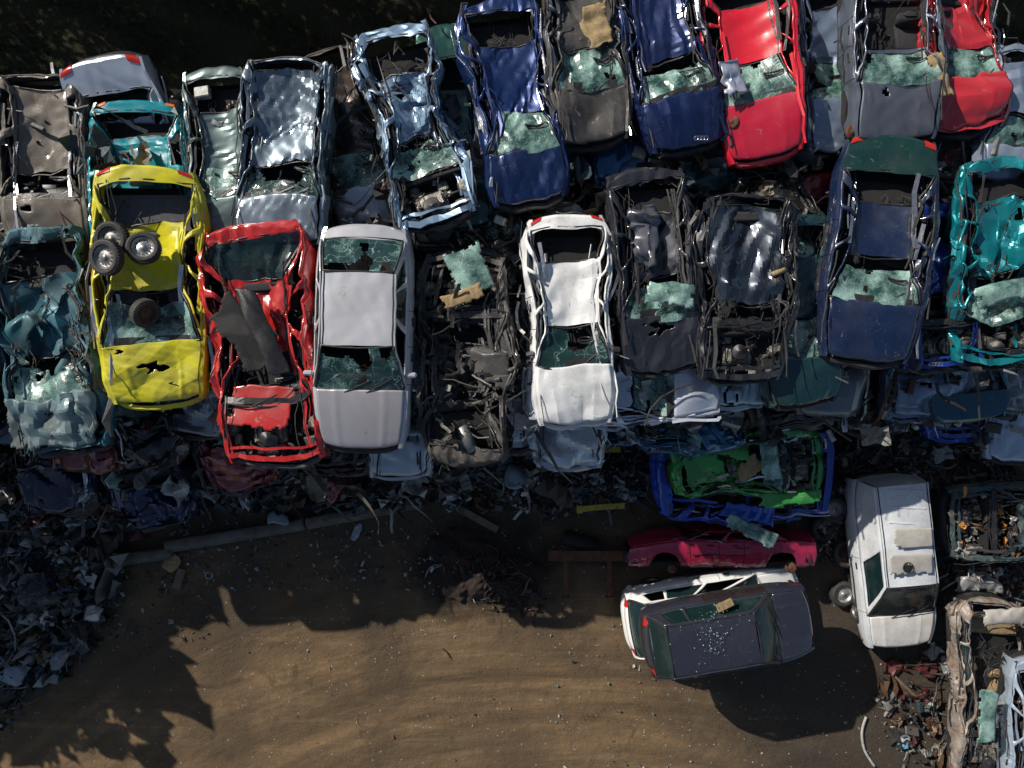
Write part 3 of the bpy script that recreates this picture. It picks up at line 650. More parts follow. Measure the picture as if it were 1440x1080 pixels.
car('wrecked_car', 'navy blue wreck with one dangling headlamp and a green windscreen rag', 'car', (905, -80), (972, 206), 126, 5.0, (.006, .018, .085), 'hatch', .85, .7, .14, .06, seed=22, trims=12, ws='hang', bend=.05)
car('wrecked_car', 'bright red saloon wreck leaning to one side in the back row', 'car', (1052, -78), (1096, 218), 118, 5.0, PRED, 'saloon', .85, .7, .22, .022, seed=23, roll=16, trims=4, mat='car paint', bumper='paint', hoodcol=(.42, .008, .03), lights=False, flare=.1)
car('wrecked_car', 'grey blue wreck squeezed narrow between the red saloon and the grey estate', 'car', (1162, -78), (1176, 212), 78, 4.5, STL, 'saloon', .85, .75, .12, .06, seed=24, trims=10)
car('wrecked_car', 'slate grey estate wreck with a windscreen folded like cloth', 'car', (1258, -85), (1268, 196), 132, 5.1, (.12, .14, .18), 'estate', .85, .7, .15, .04, seed=25, roof='off', trims=14, tear=.05, hoodcol=(.13, .14, .17))
car('wrecked_car', 'crumpled red hatchback nose right of the slate grey estate', 'car', (1350, -60), (1366, 182), 108, 4.8, (.45, .02, .03), 'hatch', .85, .75, .15, .10, seed=26, tear=.2, trims=8, hood='ajar', mat='car paint')
car('wrecked_car', 'pale steel blue car with a dented rounded roof at the end of the back row', 'car', (1446, 60), (1430, 262), 108, 4.5, (.28, .34, .44), 'hatch', .85, .4, .05, .05, seed=27, trims=6, tear=.05)
car('wrecked_car', 'bright blue folded car body below the dusty black wreck', 'car', (868, 40), (884, 264), 104, 3.9, (.01, .10, .26), 'hatch', .8, .85, .1, .10, seed=28, trims=8, hood='ajar', tear=.15)
car('wrecked_car', 'dark teal car nose lying below the navy wreck', 'car', (985, 30), (996, 268), 132, 3.9, (.006, .07, .08), 'hatch', .8, .8, .1, .05, seed=29, trims=6, bumper='paint')
# front row
car('wrecked_car', 'shredded teal wreck at the left end of the front row', 'car', (40, 318), (92, 640), 138, 4.95, (.01, .11, .15), 'hatch', .85, .7, .16, .16, seed=31, tear=.34, trims=30, hood='ajar', ws='hang', hoodcol=(.10, .17, .19), mat='worn car paint')
car('wrecked_car', 'yellow hatchback with loose tyres lying in its caved in roof', 'car', (187, 232), (208, 572), 146, 5.0, YEL, 'hatch', .9, .72, .2, .06, rear_lights=True, seed=32, roll=-11, trims=10, mat='dirty car paint', bumper='paint', seatmat='grey seat cloth', doorcol=(.60, .36, .01), tear=.10, rw='open', dents=((.13, 0, .3, .05), (.85, .2, .3, .06)), ws='hang', shelf='grey seat cloth', holes=((.42, .0, .09, .24), (.72, .45, .05, .05), (.12, -.8, .05, .06)))
car('wrecked_car', 'red hatchback wreck with a black bumper lying across its crushed cabin', 'car', (348, 312), (384, 655), 150, 4.9, RED, 'hatch', .85, .75, .25, .085, seed=33, pinch=.2, trims=12, mat='car paint', hood='off', ws=None, tear=.12, flare=.1, rw='clear', bumper='grey plastic')
car('wrecked_car', 'nearly whole silver hatchback with a holed windscreen in the front row', 'car', (512, 313), (505, 636), 138, 4.95, (.52, .52, .55), 'hatch', 1.0, .12, .03, .012, seed=34, trims=0, sidewin=.6, mirror='paint', mat='dirty metallic paint', ws='crack', rw='crack', bumper='black plastic', hoodcol=(.36, .345, .37))
car('wrecked_car', 'blackened car wreck with bare engine, crushed to a tangle beside the silver hatchback', 'car', (656, 652), (652, 350), 128, 4.6, (.035, .033, .032), 'hatch', .85, .85, .2, .13, seed=35, tear=.34, trims=15, hood='off', ws=None, lights=False, mat='worn car paint')
car('wrecked_car', 'white saloon with a pinched roof and whole bonnet in the middle of the front row', 'car', (796, 299), (812, 600), 124, 5.0, WHI, 'hatch', .95, .58, .2, .04, rear_lights=True, seed=36, trims=8, pinch=.24, mat='dirty car paint', ws='crack', flare=.10, bumper='paint', mirror='x')
car('wrecked_car', 'charcoal hatchback wreck with a green glass rag above a holed bonnet', 'car', (910, 236), (938, 525), 122, 4.9, (.03, .031, .04), 'hatch', .85, .7, .14, .08, holes=((.22, -.1, .12, .25),), seed=37, trims=16, ws='hang', tear=.12, pinch=.12)
car('wrecked_car', 'black wreck with brown seats standing up behind the open black estate', 'car', (1082, 245), (1112, 420), 112, 4.3, (.02, .02, .02), 'estate', .85, .7, .1, .11, seed=38, tear=.3, trims=16, seatmat='tan foam')
car('wrecked_car', 'dark green saloon nose with cracked glass right of the black estate', 'car', (1112, 300), (1136, 572), 116, 4.5, (.008, .045, .05), 'hatch', .85, .75, .1, .05, seed=39, trims=10)
car('wrecked_car', 'black estate wreck with its bonnet gone and dark lining hanging out', 'car', (1050, 272), (1050, 540), 132, 4.95, (.025, .025, .03), 'estate', .85, .55, .2, .09, seed=40, tear=.2, trims=22, hood='off', ws=None, roofcol=(.018, .028, .045), flare=.08)
car('wrecked_car', 'maroon car edge trapped between the black wrecks and the navy saloon', 'car', (1165, 240), (1178, 520), 92, 4.1, MAR, 'saloon', .85, .8, .1, .05, seed=41, trims=8)
car('wrecked_car', 'royal blue car with empty engine bay right of the navy saloon', 'car', (1316, 285), (1330, 520), 112, 4.65, (.012, .045, .27), 'hatch', .85, .75, .12, .08, seed=42, trims=14, hood='off', ws=None, tear=.15)
car('wrecked_car', 'navy saloon with a dark green tail and folded roof in the front row', 'car', (1266, 188), (1226, 512), 136, 5.05, (.006, .014, .045), 'saloon', .9, .72, .2, .035, rear_lights=True, seed=43, roll=7, trims=12, tailcol=(.004, .028, .024), mat='car paint', ws='hang', flare=.05)
car('wrecked_car', 'torn turquoise wreck at the right hand edge of the front row', 'car', (1416, 225), (1404, 520), 124, 4.8, (.0, .19, .22), 'hatch', .85, .7, .2, .16, seed=44, tear=.46, trims=20, hood='off', ws='hang', flare=.08)
# cars showing lower down on the front of the stacks
S2 = [
 ('grey crumpled car nose between the yellow and the red hatchback', (262, 430), (270, 618), 96, 3.8, (.16, .18, .21), 'hatch', .10, 1, 'on', {}),
 ('black wreck with a battered nose under the yellow hatchback', (200, 470), (200, 655), 110, 3.4, BLK, 'hatch', .12, 2, 'ajar', {}),
 ('maroon car nose poking out under the red hatchback', (330, 500), (332, 694), 92, 2.9, (.14, .008, .014), 'hatch', .11, 3, 'ajar', {}),
 ('dark red flattened car below the shredded teal wreck', (110, 520), (112, 664), 120, 3.2, (.12, .012, .012), 'estate', .08, 4, 'on', {}),
 ('navy car nose near the foot of the stack below the shredded teal wreck', (70, 560), (82, 716), 106, 2.0, (.012, .016, .04), 'hatch', .10, 5, 'ajar', {}),
 ('dark blue car nose just above the concrete kerb', (200, 570), (212, 742), 108, 1.6, (.008, .02, .07), 'hatch', .10, 6, 'ajar', {}),
 ('silver car bumper and bonnet edge sticking out under the silver hatchback', (562, 490), (562, 676), 96, 3.2, (.40, .44, .48), 'hatch', .025, 7, 'on', dict(bumper='paint')),
 ('dark red car under the silver hatchback near the kerb', (470, 520), (470, 672), 108, 3.0, (.05, .01, .012), 'hatch', .10, 8, 'off', {}),
 ('pale grey car with bare window posts right of the blackened tangle', (700, 430), (718, 636), 88, 3.3, (.36, .40, .45), 'estate', .07, 9, 'ajar', {}),
 ('white car with a hanging bumper under the white saloon', (795, 480), (805, 662), 108, 3.0, (.50, .54, .58), 'hatch', .10, 10, 'ajar', dict(bumper='paint')),
 ('pale silver hatchback lying crosswise under the charcoal wreck', (760, 548), (1016, 538), 104, 4.15, (.55, .58, .64), 'hatch', .03, 11, 'on', dict(bumper='paint')),
 ('ice blue car nose sticking out below the black estate', (1046, 400), (1044, 574), 108, 3.9, (.36, .46, .52), 'hatch', .05, 12, 'on', dict(bumper='paint')),
 ('petrol blue flattened car lying crosswise low under the white saloon', (780, 596), (1060, 590), 86, 2.5, (.01, .10, .20), 'estate', .10, 13, 'ajar', {}),
 ('black car with a bare engine low between the green wrecks', (1120, 410), (1125, 605), 120, 2.9, BLK, 'hatch', .08, 14, 'off', {}),
 ('slate blue car nose under the royal blue one', (1300, 420), (1302, 592), 116, 3.2, (.13, .18, .26), 'hatch', .05, 15, 'ajar', dict(bumper='paint')),
 ('grey saloon nose next to the slate blue one under the turquoise wreck', (1398, 420), (1400, 590), 118, 3.2, (.12, .13, .15), 'hatch', .06, 16, 'ajar', {}),
 ('bright blue car front at the foot of the right hand stack', (1350, 470), (1356, 620), 104, 2.4, (.01, .05, .30), 'hatch', .05, 17, 'off', dict(bumper='paint')),
 ('black saloon nose at the foot of the stack right of the green wreck', (1232, 450), (1236, 612), 112, 2.4, BLK, 'hatch', .05, 18, 'on', {}),
 ('pale grey blue estate roof at the right hand edge of the yard', (1446, 480), (1440, 652), 100, 2.3, (.34, .40, .50), 'estate', .03, 19, 'on', {}),
 ('dark bottle green car with a split nose under the grey blue estate', (420, 200), (424, 372), 124, 3.9, (.02, .05, .055), 'hatch', .05, 20, 'on', {}),
 ('black crushed car showing through the gap left of the white saloon', (700, 250), (704, 420), 108, 3.9, (.02, .02, .022), 'estate', .12, 21, 'ajar', {}),
 ('dark red crushed car under the bright red saloon', (1090, 40), (1110, 250), 112, 3.8, (.10, .005, .01), 'hatch', .07, 22, 'on', {}),
 ('silver grey crushed car in the gap below the crumpled red nose', (1350, 80), (1352, 262), 118, 3.9, (.15, .17, .20), 'hatch', .11, 23, 'ajar', {}),
 ('dark grey crushed car under the brown estate and the pale blue wreck', (520, 140), (540, 372), 118, 3.4, (.05, .06, .07), 'hatch', .06, 24, 'on', {}),
]
for (lab, ta, no, w, zr, c, ty, cr_, sd, hd, kw) in S2:
    (xa, ya), (xb, yb) = ta, no; d = math.hypot(xb - xa, yb - ya); want = 4.0 * 1000 / (CAMZ - zr); k = max(1, want / d)
    ta = (xb - (xb - xa) * k, yb - (yb - ya) * k)        # the rest of the car is buried in the stack
    car('crushed_car', lab, 'car', ta, no, w, zr, c, ty, .78, .88, .08, cr_ * 1.5 + .02, seed=100 + sd, hood=hd, trims=16, tear=.26, res=.06, ws=('shatter' if sd % 3 else 'hang'), **kw)

# ------------------------------------------------------------------ cars standing apart in the yard
car('crushed_car', 'blue car crushed flat beneath the bright green wreck', 'car', (922, 672), (1176, 668), 122, 1.15, (.01, .06, .42), 'hatch', .85, .85, .2, .08, seed=201, trims=16, hood='off', ws=None, tear=.1, mat='car paint', bumper='paint', flare=.12, roof='off')
car('crushed_car', 'bright green roofless wreck with open engine lying on the blue one', 'car', (944, 652), (1162, 652), 96, 1.95, GRN, 'hatch', .8, .88, .2, .10, seed=202, trims=18, hood='off', ws='hang', tear=.36, mat='car paint', roof='on', pinch=.1, seatmat='tan foam')
car('wrecked_car', 'crimson car without wheels lying on its side', 'car', (1160, 812), (886, 812), 62, 1.35, CRIM, 'saloon', 1.0, .45, .1, .04, seed=203, roll=80, trims=8, mat='car paint', ws=None, rw='open', lights=True)
car('wrecked_car', 'white estate car under the dark purple hatchback', 'car', (882, 884), (1132, 845), 106, .95, WHI, 'estate', 1.0, .25, .02, .008, rear_lights=True, seed=204, trims=0, mat='car paint', sidewin=.3, wheels=1, ws='clear', rw='clear', bumper='paint')
car('wrecked_car', 'dark purple grey hatchback with glass crumbs on its roof, parked on the white estate', 'car', (909, 912), (1146, 872), 108, 2.25, (.038, .040, .060), 'box', 1.0, .06, .0, .006, rear_lights=True, seed=205, trims=0, mat='metallic car paint', sidewin=.85, ws='clear', rw='clear', roll=0, doorcol=(.035, .026, .026))
car('wrecked_van', 'small white panel van standing upright with a dirty dented bonnet', 'van', (1250, 668), (1277, 917), 102, 1.05, VAN, 'van', 1.0, .02, .0, .008, seed=206, trims=0, mat='dirty car paint', sidewin=1, ws='clear', rw='panel', wheels=1, roll=3, bumper='black plastic', hoodcol=(.72, .69, .64))
car('wrecked_car', 'dark teal car front with exposed engine at the right hand edge', 'car', (1560, 730), (1338, 738), 112, 1.5, (.02, .06, .07), 'hatch', .9, .7, .1, .05, seed=207, trims=12, hood='off', ws=None, mat='worn car paint', lights=False)
car('wrecked_car', 'bare metal wreck with cracked side glass in the lower right corner', 'car', (1404, 846), (1398, 1110), 100, 1.6, (.42, .38, .33), 'estate', .9, .5, .2, .09, seed=208, trims=22, mat='worn metal', roof='off', hood='off', ws=None, tear=.08, seatmat='tan foam', lights=False, flare=.1, sidewin=.5)
car('wrecked_car', 'light blue silver wreck at the bottom right edge of the yard', 'car', (1478, 925), (1476, 1180), 112, 1.9, (.42, .50, .60), 'hatch', .9, .5, .1, .03, seed=209, trims=6, ws=None, sidewin=0)

# ------------------------------------------------------------------ lower layers: a few crushed bodies, copied
protos = []
for i in range(5):
    o = car('crushed_car', 'x', 'car', None, None, 1.66, .62, (.1, .1, .1), ('hatch', 'estate', 'saloon')[i % 3], .68, .92, .06, .10, seed=300 + i, hood='ajar' if i % 2 else 'on', trims=5, res=.14, lite=True, world=((-2.05, 0), (2.05, 0)), ws='hang' if i % 2 else None, tear=.15, lights=False)
    protos.append([o, False])
index_kids()
PAL = [('black', BLK), ('dark grey', (.06, .06, .065)), ('maroon', (.10, .008, .012)), ('dark blue', (.012, .025, .09)), ('dark green', (.01, .04, .03)), ('grey', (.14, .15, .16)), ('silver', (.30, .32, .35)), ('petrol blue', (.01, .07, .11)), ('white', (.45, .46, .47))]
LEV = ['bottom', 'second', 'third', 'fourth', 'fifth', 'topmost']
def fill(x, y, lev, rz, where, group):
    pr = rnd.choice(protos); nm, c = rnd.choices(PAL, [5, 4, 2, 3, 2, 3, 2, 1, 1])[0]
    if pr[1]: o = copy_tree(pr[0], None, (*c, 1))
    else:
        o = pr[0]; pr[1] = True
        for q in KIDS.get(o.name, []): q.color = (*c, 1)
    o.location = (x + rnd.uniform(-.06, .06), y, lev * .9 + .05); o.rotation_euler = (0, R(rnd.uniform(-1, 1)), rz + R(rnd.uniform(-3, 3)))
    tag(o, f'{nm} crushed car, {LEV[lev]} layer {where}', 'car', group)
NAMES_B = ['under the shredded teal wreck', 'under the yellow hatchback', 'under the red hatchback', 'under the silver hatchback', 'under the blackened tangle', 'under the white saloon', 'under the charcoal hatchback', 'under the open black estate', 'under the navy saloon', 'under the royal blue car', 'under the torn turquoise wreck']
NAMES_A = ['under the dusty tan van', 'under the cyan hatchback', 'under the grey green hatchback', 'under the blue grey estate', 'under the pale blue wreck', 'under the deep blue hatchback', 'under the dusty black wreck', 'under the navy wreck', 'under the bright red saloon', 'under the slate grey estate', 'under the crumpled red nose']
XB_ = [-8.8, -7.1, -5.0, -2.9, -.95, 1.15, 2.9, 4.55, 6.9, 8.3, 9.8]
for i, x in enumerate(XB_):
    for lev in range(4):
        if lev == 3 and i in (1, 3, 6, 7, 9): continue
        prot = (.55 - .14 * lev) if x < 2 else 0
        fill(x, 1.25 - prot + rnd.uniform(-.12, .05), lev, -math.pi / 2 if rnd.random() < .7 else math.pi / 2, NAMES_B[i], 'crushed cars in the lower layers of the front row')
for k, x in enumerate((-8.2, -3.9)):
    for lev in range(4): fill(x, 4.75 + rnd.uniform(-.1, .1), lev, 0, ('under the dusty tan van and the cyan hatchback', 'under the grey green and the blue grey wrecks')[k], 'crushed cars in the lower layers of the back row')
for i in range(4, 11):
    for lev in range(4):
        if lev == 3 and i in (4, 6, 7): continue
        fill(-8.9 + i * 1.85, 5.75 + rnd.uniform(-.15, .15), lev, math.pi / 2, NAMES_A[i], 'crushed cars in the lower layers of the back row')
for i, x in enumerate((-10.75, -12.5, -14.3)):
    for lev in range(6): fill(x, .95 + rnd.uniform(-.2, .1), lev, math.pi / 2, ('in the first', 'in the second', 'in the third')[i] + ' stack beyond the tan van', 'crushed cars in the stacks going on past the edge')
for i, (x, y) in enumerate(((-17.0, -1.4), (-17.8, -3.1), (-20.2, -4.8), (-22.0, -6.5), (-24.0, -8.2))):  # unseen side row, placed and shaped for the shadow it casts on the soil
    for lev in range(5): fill(x + rnd.uniform(-.3, .3), y, lev, R(rnd.choice((0, 180))), ['first', 'second', 'third', 'fourth', 'fifth'][i] + ' in the unseen side row', 'crushed cars in the side row added past the edge for its shadow')

# ring emblems on two noses
def emblem(label_part, px, py, z, r=.042):
    root = next(o for o in bpy.data.objects if o.get('label', '').startswith(label_part)); b = MB(); c = Vector(P(px, py, z))
    M = root.matrix_basis.inverted()
    for k in range(4): b.tube([M @ (c + Vector(((k - 1.5) * r * 1.45 + r * math.cos(t), r * math.sin(t) * .8, .35 * r * math.sin(t)))) for t in np.linspace(0, 2 * math.pi, 15)], .007, 5, cap=False)
    b.build('ring_emblem', 'bright trim', root)
emblem('navy blue wreck with one', 986, 194, 5.02); emblem('royal blue car with empty', 1316, 512, 4.62)

# ------------------------------------------------------------------ loose tyres and wheels
def flatw(x, y, z, tx, ty): return (P(x, y, z), Matrix.Rotation(R(tx), 4, 'X') @ Matrix.Rotation(R(ty), 4, 'Y'))
WH = [((150, 362), 5.42, 6, -14, 'steel', 'dark steel wheel lying topmost in the roof of the yellow car', .33),
      ((158, 336), 5.22, 8, -4, 'steel', 'steel wheel half hidden under another in the yellow car', .32),
      ((202, 349), 5.20, -10, 14, 'alloy', 'wheel with a bright rim in the roof of the yellow car', .30),
      ((204, 440), 5.05, 40, 55, 'rusty steel', 'tyre standing on edge in the windscreen hole of the yellow car', .27),
      ((1185, 835), .15, 3, 4, 'alloy', 'wheel with a pale rim lying flat on the ground beside the van', .32),
      ((1189, 779), .20, -6, 3, 'rusty steel', 'wheel with a rusty brown rim beside the white van', .34),
      ((1172, 716), .55, 8, -6, 'steel', 'dark wheel leaning at the nose of the blue crushed car', .32),
      ((1158, 742), .15, 4, 0, 'steel', 'dark wheel lying between the crimson car and the van', .32),
      ((1186, 690), .2, -5, 0, 'steel', 'dirty wheel behind the top corner of the white van', .31)]
for (p, z, tx, ty, rm, lab, r) in WH:
    loc, M = flatw(*p, z, tx, ty); make_wheel(None, loc, M, rm, True, r, lab, 'loose wheels')
def hub(px, py, z, lab, s=1.0):
    b = MB(); b.lathe([(0, .06), (.03, .06), (.04, .04), (.07, .035), (.12, .03), (.125, .0), (.0, 0)], 20, 0, Matrix.Translation(P(px, py, z)) @ Matrix.Rotation(R(rnd.uniform(-40, 40)), 4, 'Y') @ Matrix.Scale(s, 4)); tag(b.build('brake_disc', 'rusty steel', smooth=True), lab, 'car part', 'bare brake discs')
for a in ((856, 292, 4.3, 'brake disc beside the tail of the white saloon'), (1196, 187, 4.9, 'brake disc at the nose of the slate grey estate', 1.2), (1030, 172, 4.8, 'brake disc beside the nose of the bright red saloon', 1.1), (877, 470, 4.2, 'brake disc right of the white saloon windscreen'), (1180, 262, 4.7, 'brake disc beside the tail of the navy saloon'), (1112, 798, 1.05, 'pale brake disc in the rear wheel arch of the crimson car', 1.1), (945, 800, 1.05, 'rusty brake disc in the front wheel arch of the crimson car', .9)): hub(*a)

# ------------------------------------------------------------------ loose pieces lying on things
def warp_sheet(name, cx, cy, z, w, h, rz, mat, color, lab, cat, seed, amp=.08, f=2.0, tear=.3, res=.03, dome=.0, group=None, tilt=(0, 0)):
    c = P(cx, cy, z)
    def fn(u, v): return np.stack([u * w / 2, v * h / 2, dome * (1 - u * u) * (1 - v * v)], 1)
    p, F, U, V = grid(fn, -1, 1, -1, 1, max(4, int(w / res)), max(4, int(h / res)))
    q = p + crumple(p, amp, seed, f, 3, 3); cs = p[[x[0] for x in F]]
    edge = np.maximum(np.abs(cs[:, 0]) / (w / 2), np.abs(cs[:, 1]) / (h / 2))
    ok = edge + .22 * sinnoise(cs, seed, 1.1 / max(w, h) * 1.5) * (tear * 2) + .1 * sinnoise(cs, seed + 1, 4 / max(w, h)) < 1.02 - tear * .3
    F = [x for x, k in zip(F, ok) if k]; used = sorted({i for x in F for i in x}); mp = {a: b for b, a in enumerate(used)}
    o = mkobj(name, q[used], [tuple(mp[i] for i in x) for x in F], mat, None, color)
    o.location = c; o.rotation_euler = (R(tilt[0]), R(tilt[1]), R(rz)); md = o.modifiers.new('t', 'SOLIDIFY'); md.thickness = .006
    return tag(o, lab, cat, group)
LOOSE = [
 ('glass_sheet', 1388, 1010, 2.25, .42, 1.3, -4, 'shattered glass', None, 'cracked side glass on the bare metal wreck', 'glass sheet', .04, 1.0, .13, .05),
 ('crumpled_sheet', 988, 655, 2.05, .95, 1.0, 12, 'dirty car paint', GRN, 'bright green torn panel at the left part of the green wreck', 'metal sheet', .10, 1.3, .3, .05),
 ('crumpled_sheet', 1030, 632, 2.05, .8, .45, -10, 'dirty car paint', GRN, 'small bright green sheet along the upper edge of the green wreck', 'metal sheet', .10, 1.5, .3, .05),
 ('crumpled_sheet', 1110, 702, 2.05, 1.5, .3, 6, 'dirty car paint', GRN, 'long bright green strip along the lower edge of the green wreck', 'metal sheet', .06, 1.5, .15, .03),
 ('crumpled_sheet', 1050, 722, 1.4, 1.3, .4, -4, 'car paint', (.01, .06, .42), 'crumpled blue panel below the green wreck', 'metal sheet', .12, 1.5, .3, .05),
 ('bonnet_piece', 368, 572, 4.85, 1.25, .8, -6, 'dirty car paint', RED, 'torn red bonnet piece lying over the open front of the red wreck', 'metal sheet', .07, 1.0, .25, .03),
 ('bumper_cover', 366, 462, 5.05, 1.9, .38, -66, 'black plastic', None, 'black plastic bumper lying lengthwise in the crushed red car', 'bumper', .05, 1.6, .25, .05),
 ('plastic_liner', 336, 470, 5.0, 1.4, .6, -58, 'underbody', None, 'dark wheel arch liner beside the bumper in the red car', 'car part', .10, 1.4, .35, .03),
 ('glass_sheet', 942, 414, 5.1, .95, .42, -6, 'shattered glass', None, 'bright green folded glass on the charcoal hatchback', 'glass sheet', .055, 1.5, .13, .08),
 ('glass_sheet', 660, 378, 4.6, .9, .75, -70, 'shattered glass', None, 'green shattered glass above the blackened tangle', 'glass sheet', .055, 1.5, .13, .08),
 ('glass_sheet', 88, 545, 4.95, .7, .5, 30, 'shattered glass', None, 'pale glass piece on the shredded teal wreck', 'glass sheet', .055, 1.5, .13, .08),
 ('glass_sheet', 1410, 410, 5.0, 1.0, .4, 12, 'shattered glass', None, 'green glass rag in the torn turquoise wreck', 'glass sheet', .055, 1.5, .13, .08),
 ('glass_sheet', 1082, 648, 2.15, .42, .95, 8, 'shattered glass', None, 'cracked windscreen across the bright green wreck', 'glass sheet', .055, 1.5, .13, .08),
 ('glass_sheet', 1056, 748, 1.6, 1.3, .35, -24, 'shattered glass', None, 'pale glass strip between the blue crushed car and the crimson one', 'glass sheet', .055, 1.5, .13, .08),
 ('foam_panel', 838, 34, 5.1, .5, .9, 10, 'tan foam', None, 'torn tan foam panel in the dusty black wreck', 'car part', .06, 2.4, .3, .05),
 ('foam_panel', 1322, 108, 5.1, .3, .9, 18, 'tan foam', None, 'pale yellow foam strip right of the slate grey estate', 'car part', .04, 2.4, .2, .05),
 ('foam_panel', 652, 418, 4.75, .9, .3, 22, 'tan foam', None, 'light brown board lying on the blackened tangle', 'car part', .04, 2.4, .2, .02),
 ('foam_panel', 1052, 660, 2.1, .7, .5, 35, 'tan foam', None, 'brown felt piece inside the bright green wreck', 'car part', .06, 2.4, .3, .04),
 ('metal_sheet', 60, 590, 4.9, 1.5, .9, 8, 'worn car paint', (.07, .11, .12), 'dusty grey green panel crumpled on the shredded teal wreck', 'metal sheet', .09, 1.0, .25, .02),
 ('metal_sheet', 120, 540, 4.6, 1.0, .6, -40, 'worn car paint', (.01, .10, .13), 'crumpled teal panel right side of the shredded teal wreck', 'metal sheet', .16, 1.6, .3, .05),
 ('metal_sheet', 30, 470, 4.9, 1.1, .8, 60, 'worn car paint', (.02, .10, .12), 'folded teal panel in the middle of the shredded teal wreck', 'metal sheet', .2, 1.6, .3, .05),
 ('metal_sheet', 1030, 110, 5.1, .4, .7, 16, 'metallic car paint', (.35, .38, .48), 'crumpled silver sheet beside the bright red saloon', 'metal sheet', .12, 2.6, .1, .05),
 ('metal_sheet', 905, 330, 4.9, .5, 1.2, 6, 'metallic car paint', (.12, .12, .14), 'crumpled charcoal foil along the charcoal hatchback', 'metal sheet', .14, 2.6, .3, .08),
 ('metal_sheet', 690, 520, 4.5, .8, .9, 20, 'worn car paint', (.05, .05, .05), 'burnt panel lying in the blackened tangle', 'metal sheet', .16, 1.8, .3, .05),
 ('metal_sheet', 1282, 794, 1.90, 1.0, .46, 2, 'worn car paint', (.45, .42, .38), 'lower stained flap with a round vent on the van roof', 'metal sheet', .015, 1.5, .0, .02),
 ('metal_sheet', 1284, 757, 1.90, .92, .44, 2, 'worn car paint', (.50, .47, .42), 'upper stained square panel lying loose on the van roof', 'metal sheet', .015, 1.5, .0, .02),
 ('metal_sheet', 1376, 822, .7, 1.2, .55, -6, 'worn car paint', (.30, .30, .30), 'silver painted bumper skin below the exposed engine', 'metal sheet', .12, 2.0, .2, .12),
 ('metal_sheet', 1412, 868, 2.1, 1.0, .4, 3, 'worn car paint', (.45, .42, .38), 'bare metal tailgate skin in the lower right corner', 'metal sheet', .06, 2.0, .1, .08),
]
for i, (nm, x, y, z, w, h, rz, mt, c, lab, cat, amp, f, te, dome) in enumerate(LOOSE):
    warp_sheet(nm, x, y, z, w, h, rz, mt, c, lab, cat, 500 + i, amp, f, te, .035, dome, {'glass_sheet': 'shattered windscreens'}.get(nm))
# ribs across the van roof
for i, y in enumerate((690, 714, 736)):
    a, c = Vector(P(1250, y - 1, 1.80)), Vector(P(1302, y + 1, 1.84)); b = MB(); b.strip([a, a.lerp(c, .5) + Vector((0, 0, .03)), c], .03, th=.02); tag(b.build('roof_strip', 'dirty car paint', None, VAN), ['rear', 'middle', 'front'][i] + ' thin strip across the white van roof', 'strip', 'strips across the van roof')
# round vent on the loose van roof panel
b = MB(); M = Matrix.Translation(P(1277, 798, 1.915)); b.lathe([(0, .03), (.03, .03), (.035, .01), (.105, .01), (.12, .03), (.13, .0)], 26, 0, M)
for k in range(10):
    a = k * math.pi / 5; b.box(tuple(M.to_translation() + Vector((math.cos(a) * .07, math.sin(a) * .07, .018))), (.08, .012, .02), 0, Matrix.Rotation(a, 3, 'Z'))
tag(b.build('roof_vent', 'black plastic'), 'round black roof vent on the white van', 'vent')

# concrete kerb, broken in three
for i, ((x0, y0), (x1, y1)) in enumerate((((432, 736), (592, 706)), ((236, 768), (428, 737)), ((78, 797), (242, 778)))):
    a, c = P(x0, y0, .12), P(x1, y1, .12); L_ = math.hypot(c[0] - a[0], c[1] - a[1]); ang = math.atan2(c[1] - a[1], c[0] - a[0])
    def fn(u, v, L_=L_):
        prof = np.array([(-.16, -.2), (-.16, .10), (-.13, .13), (.03, .13), (.06, .10), (.08, .02), (.16, .0), (.16, -.2)]); k = np.linspace(0, 1, 8)
        return np.stack([u * L_ / 2, -np.interp(v, k, prof[:, 0]), np.interp(v, k, prof[:, 1])], 1)
    p, F, _, _ = grid(fn, -1, 1, 0, 1, 60, 14); p += crumple(p, .02, 40 + i, 1.5)
    o = mkobj('kerb_beam', p, F + [tuple(range(15)), tuple(60 * 15 + k for k in range(15))[::-1]], 'concrete'); o.location = ((a[0] + c[0]) / 2, (a[1] + c[1]) / 2, .16); o.rotation_euler = (0, R(rnd.uniform(-.5, .5)), ang)
    tag(o, ['concrete kerb beam nearest the middle of the yard', 'middle concrete kerb beam of the broken line', 'dirty concrete kerb beam half buried in the scrap heap'][i], 'kerb', 'concrete kerb beams')
# rusty girder on two legs
g = bpy.data.objects.new('rusty_girder', None); col.objects.link(g); g.location = P(830, 780, .3); tag(g, 'rusty steel girder frame with two legs lying in the dark soil', 'girder')
b = MB(); b.box((0, 0, .12), (2.15, .26, .035)); b.box((0, 0, -.12), (2.15, .26, .035)); b.box((0, 0, 0), (2.15, .04, .22)); b.build('beam', 'rusty steel', g)
for x in (-.62, .50): b = MB(); b.box((x, -.62, -.02), (.12, 1.0, .12)); b.box((x, -1.1, -.02), (.2, .06, .18)); b.build('leg', 'rusty steel', g)
# yellow lifting frame pieces
for i, (x0, y0, x1, y1, z) in enumerate(((815, 716, 878, 711, .6), (838, 634, 872, 632, .8))):
    a, c = Vector(P(x0, y0, z)), Vector(P(x1, y1, z)); b = MB(); b.strip([a, a * .5 + c * .5 + Vector((0, .02, .03)), c], .14, th=.08); b.box(tuple(a), (.14, .2, .1)); tag(b.build('yellow_beam', 'yellow paint'), ['yellow painted steel beam at the foot of the engine scrap', 'short yellow beam end under the white saloon nose'][i], 'beam')

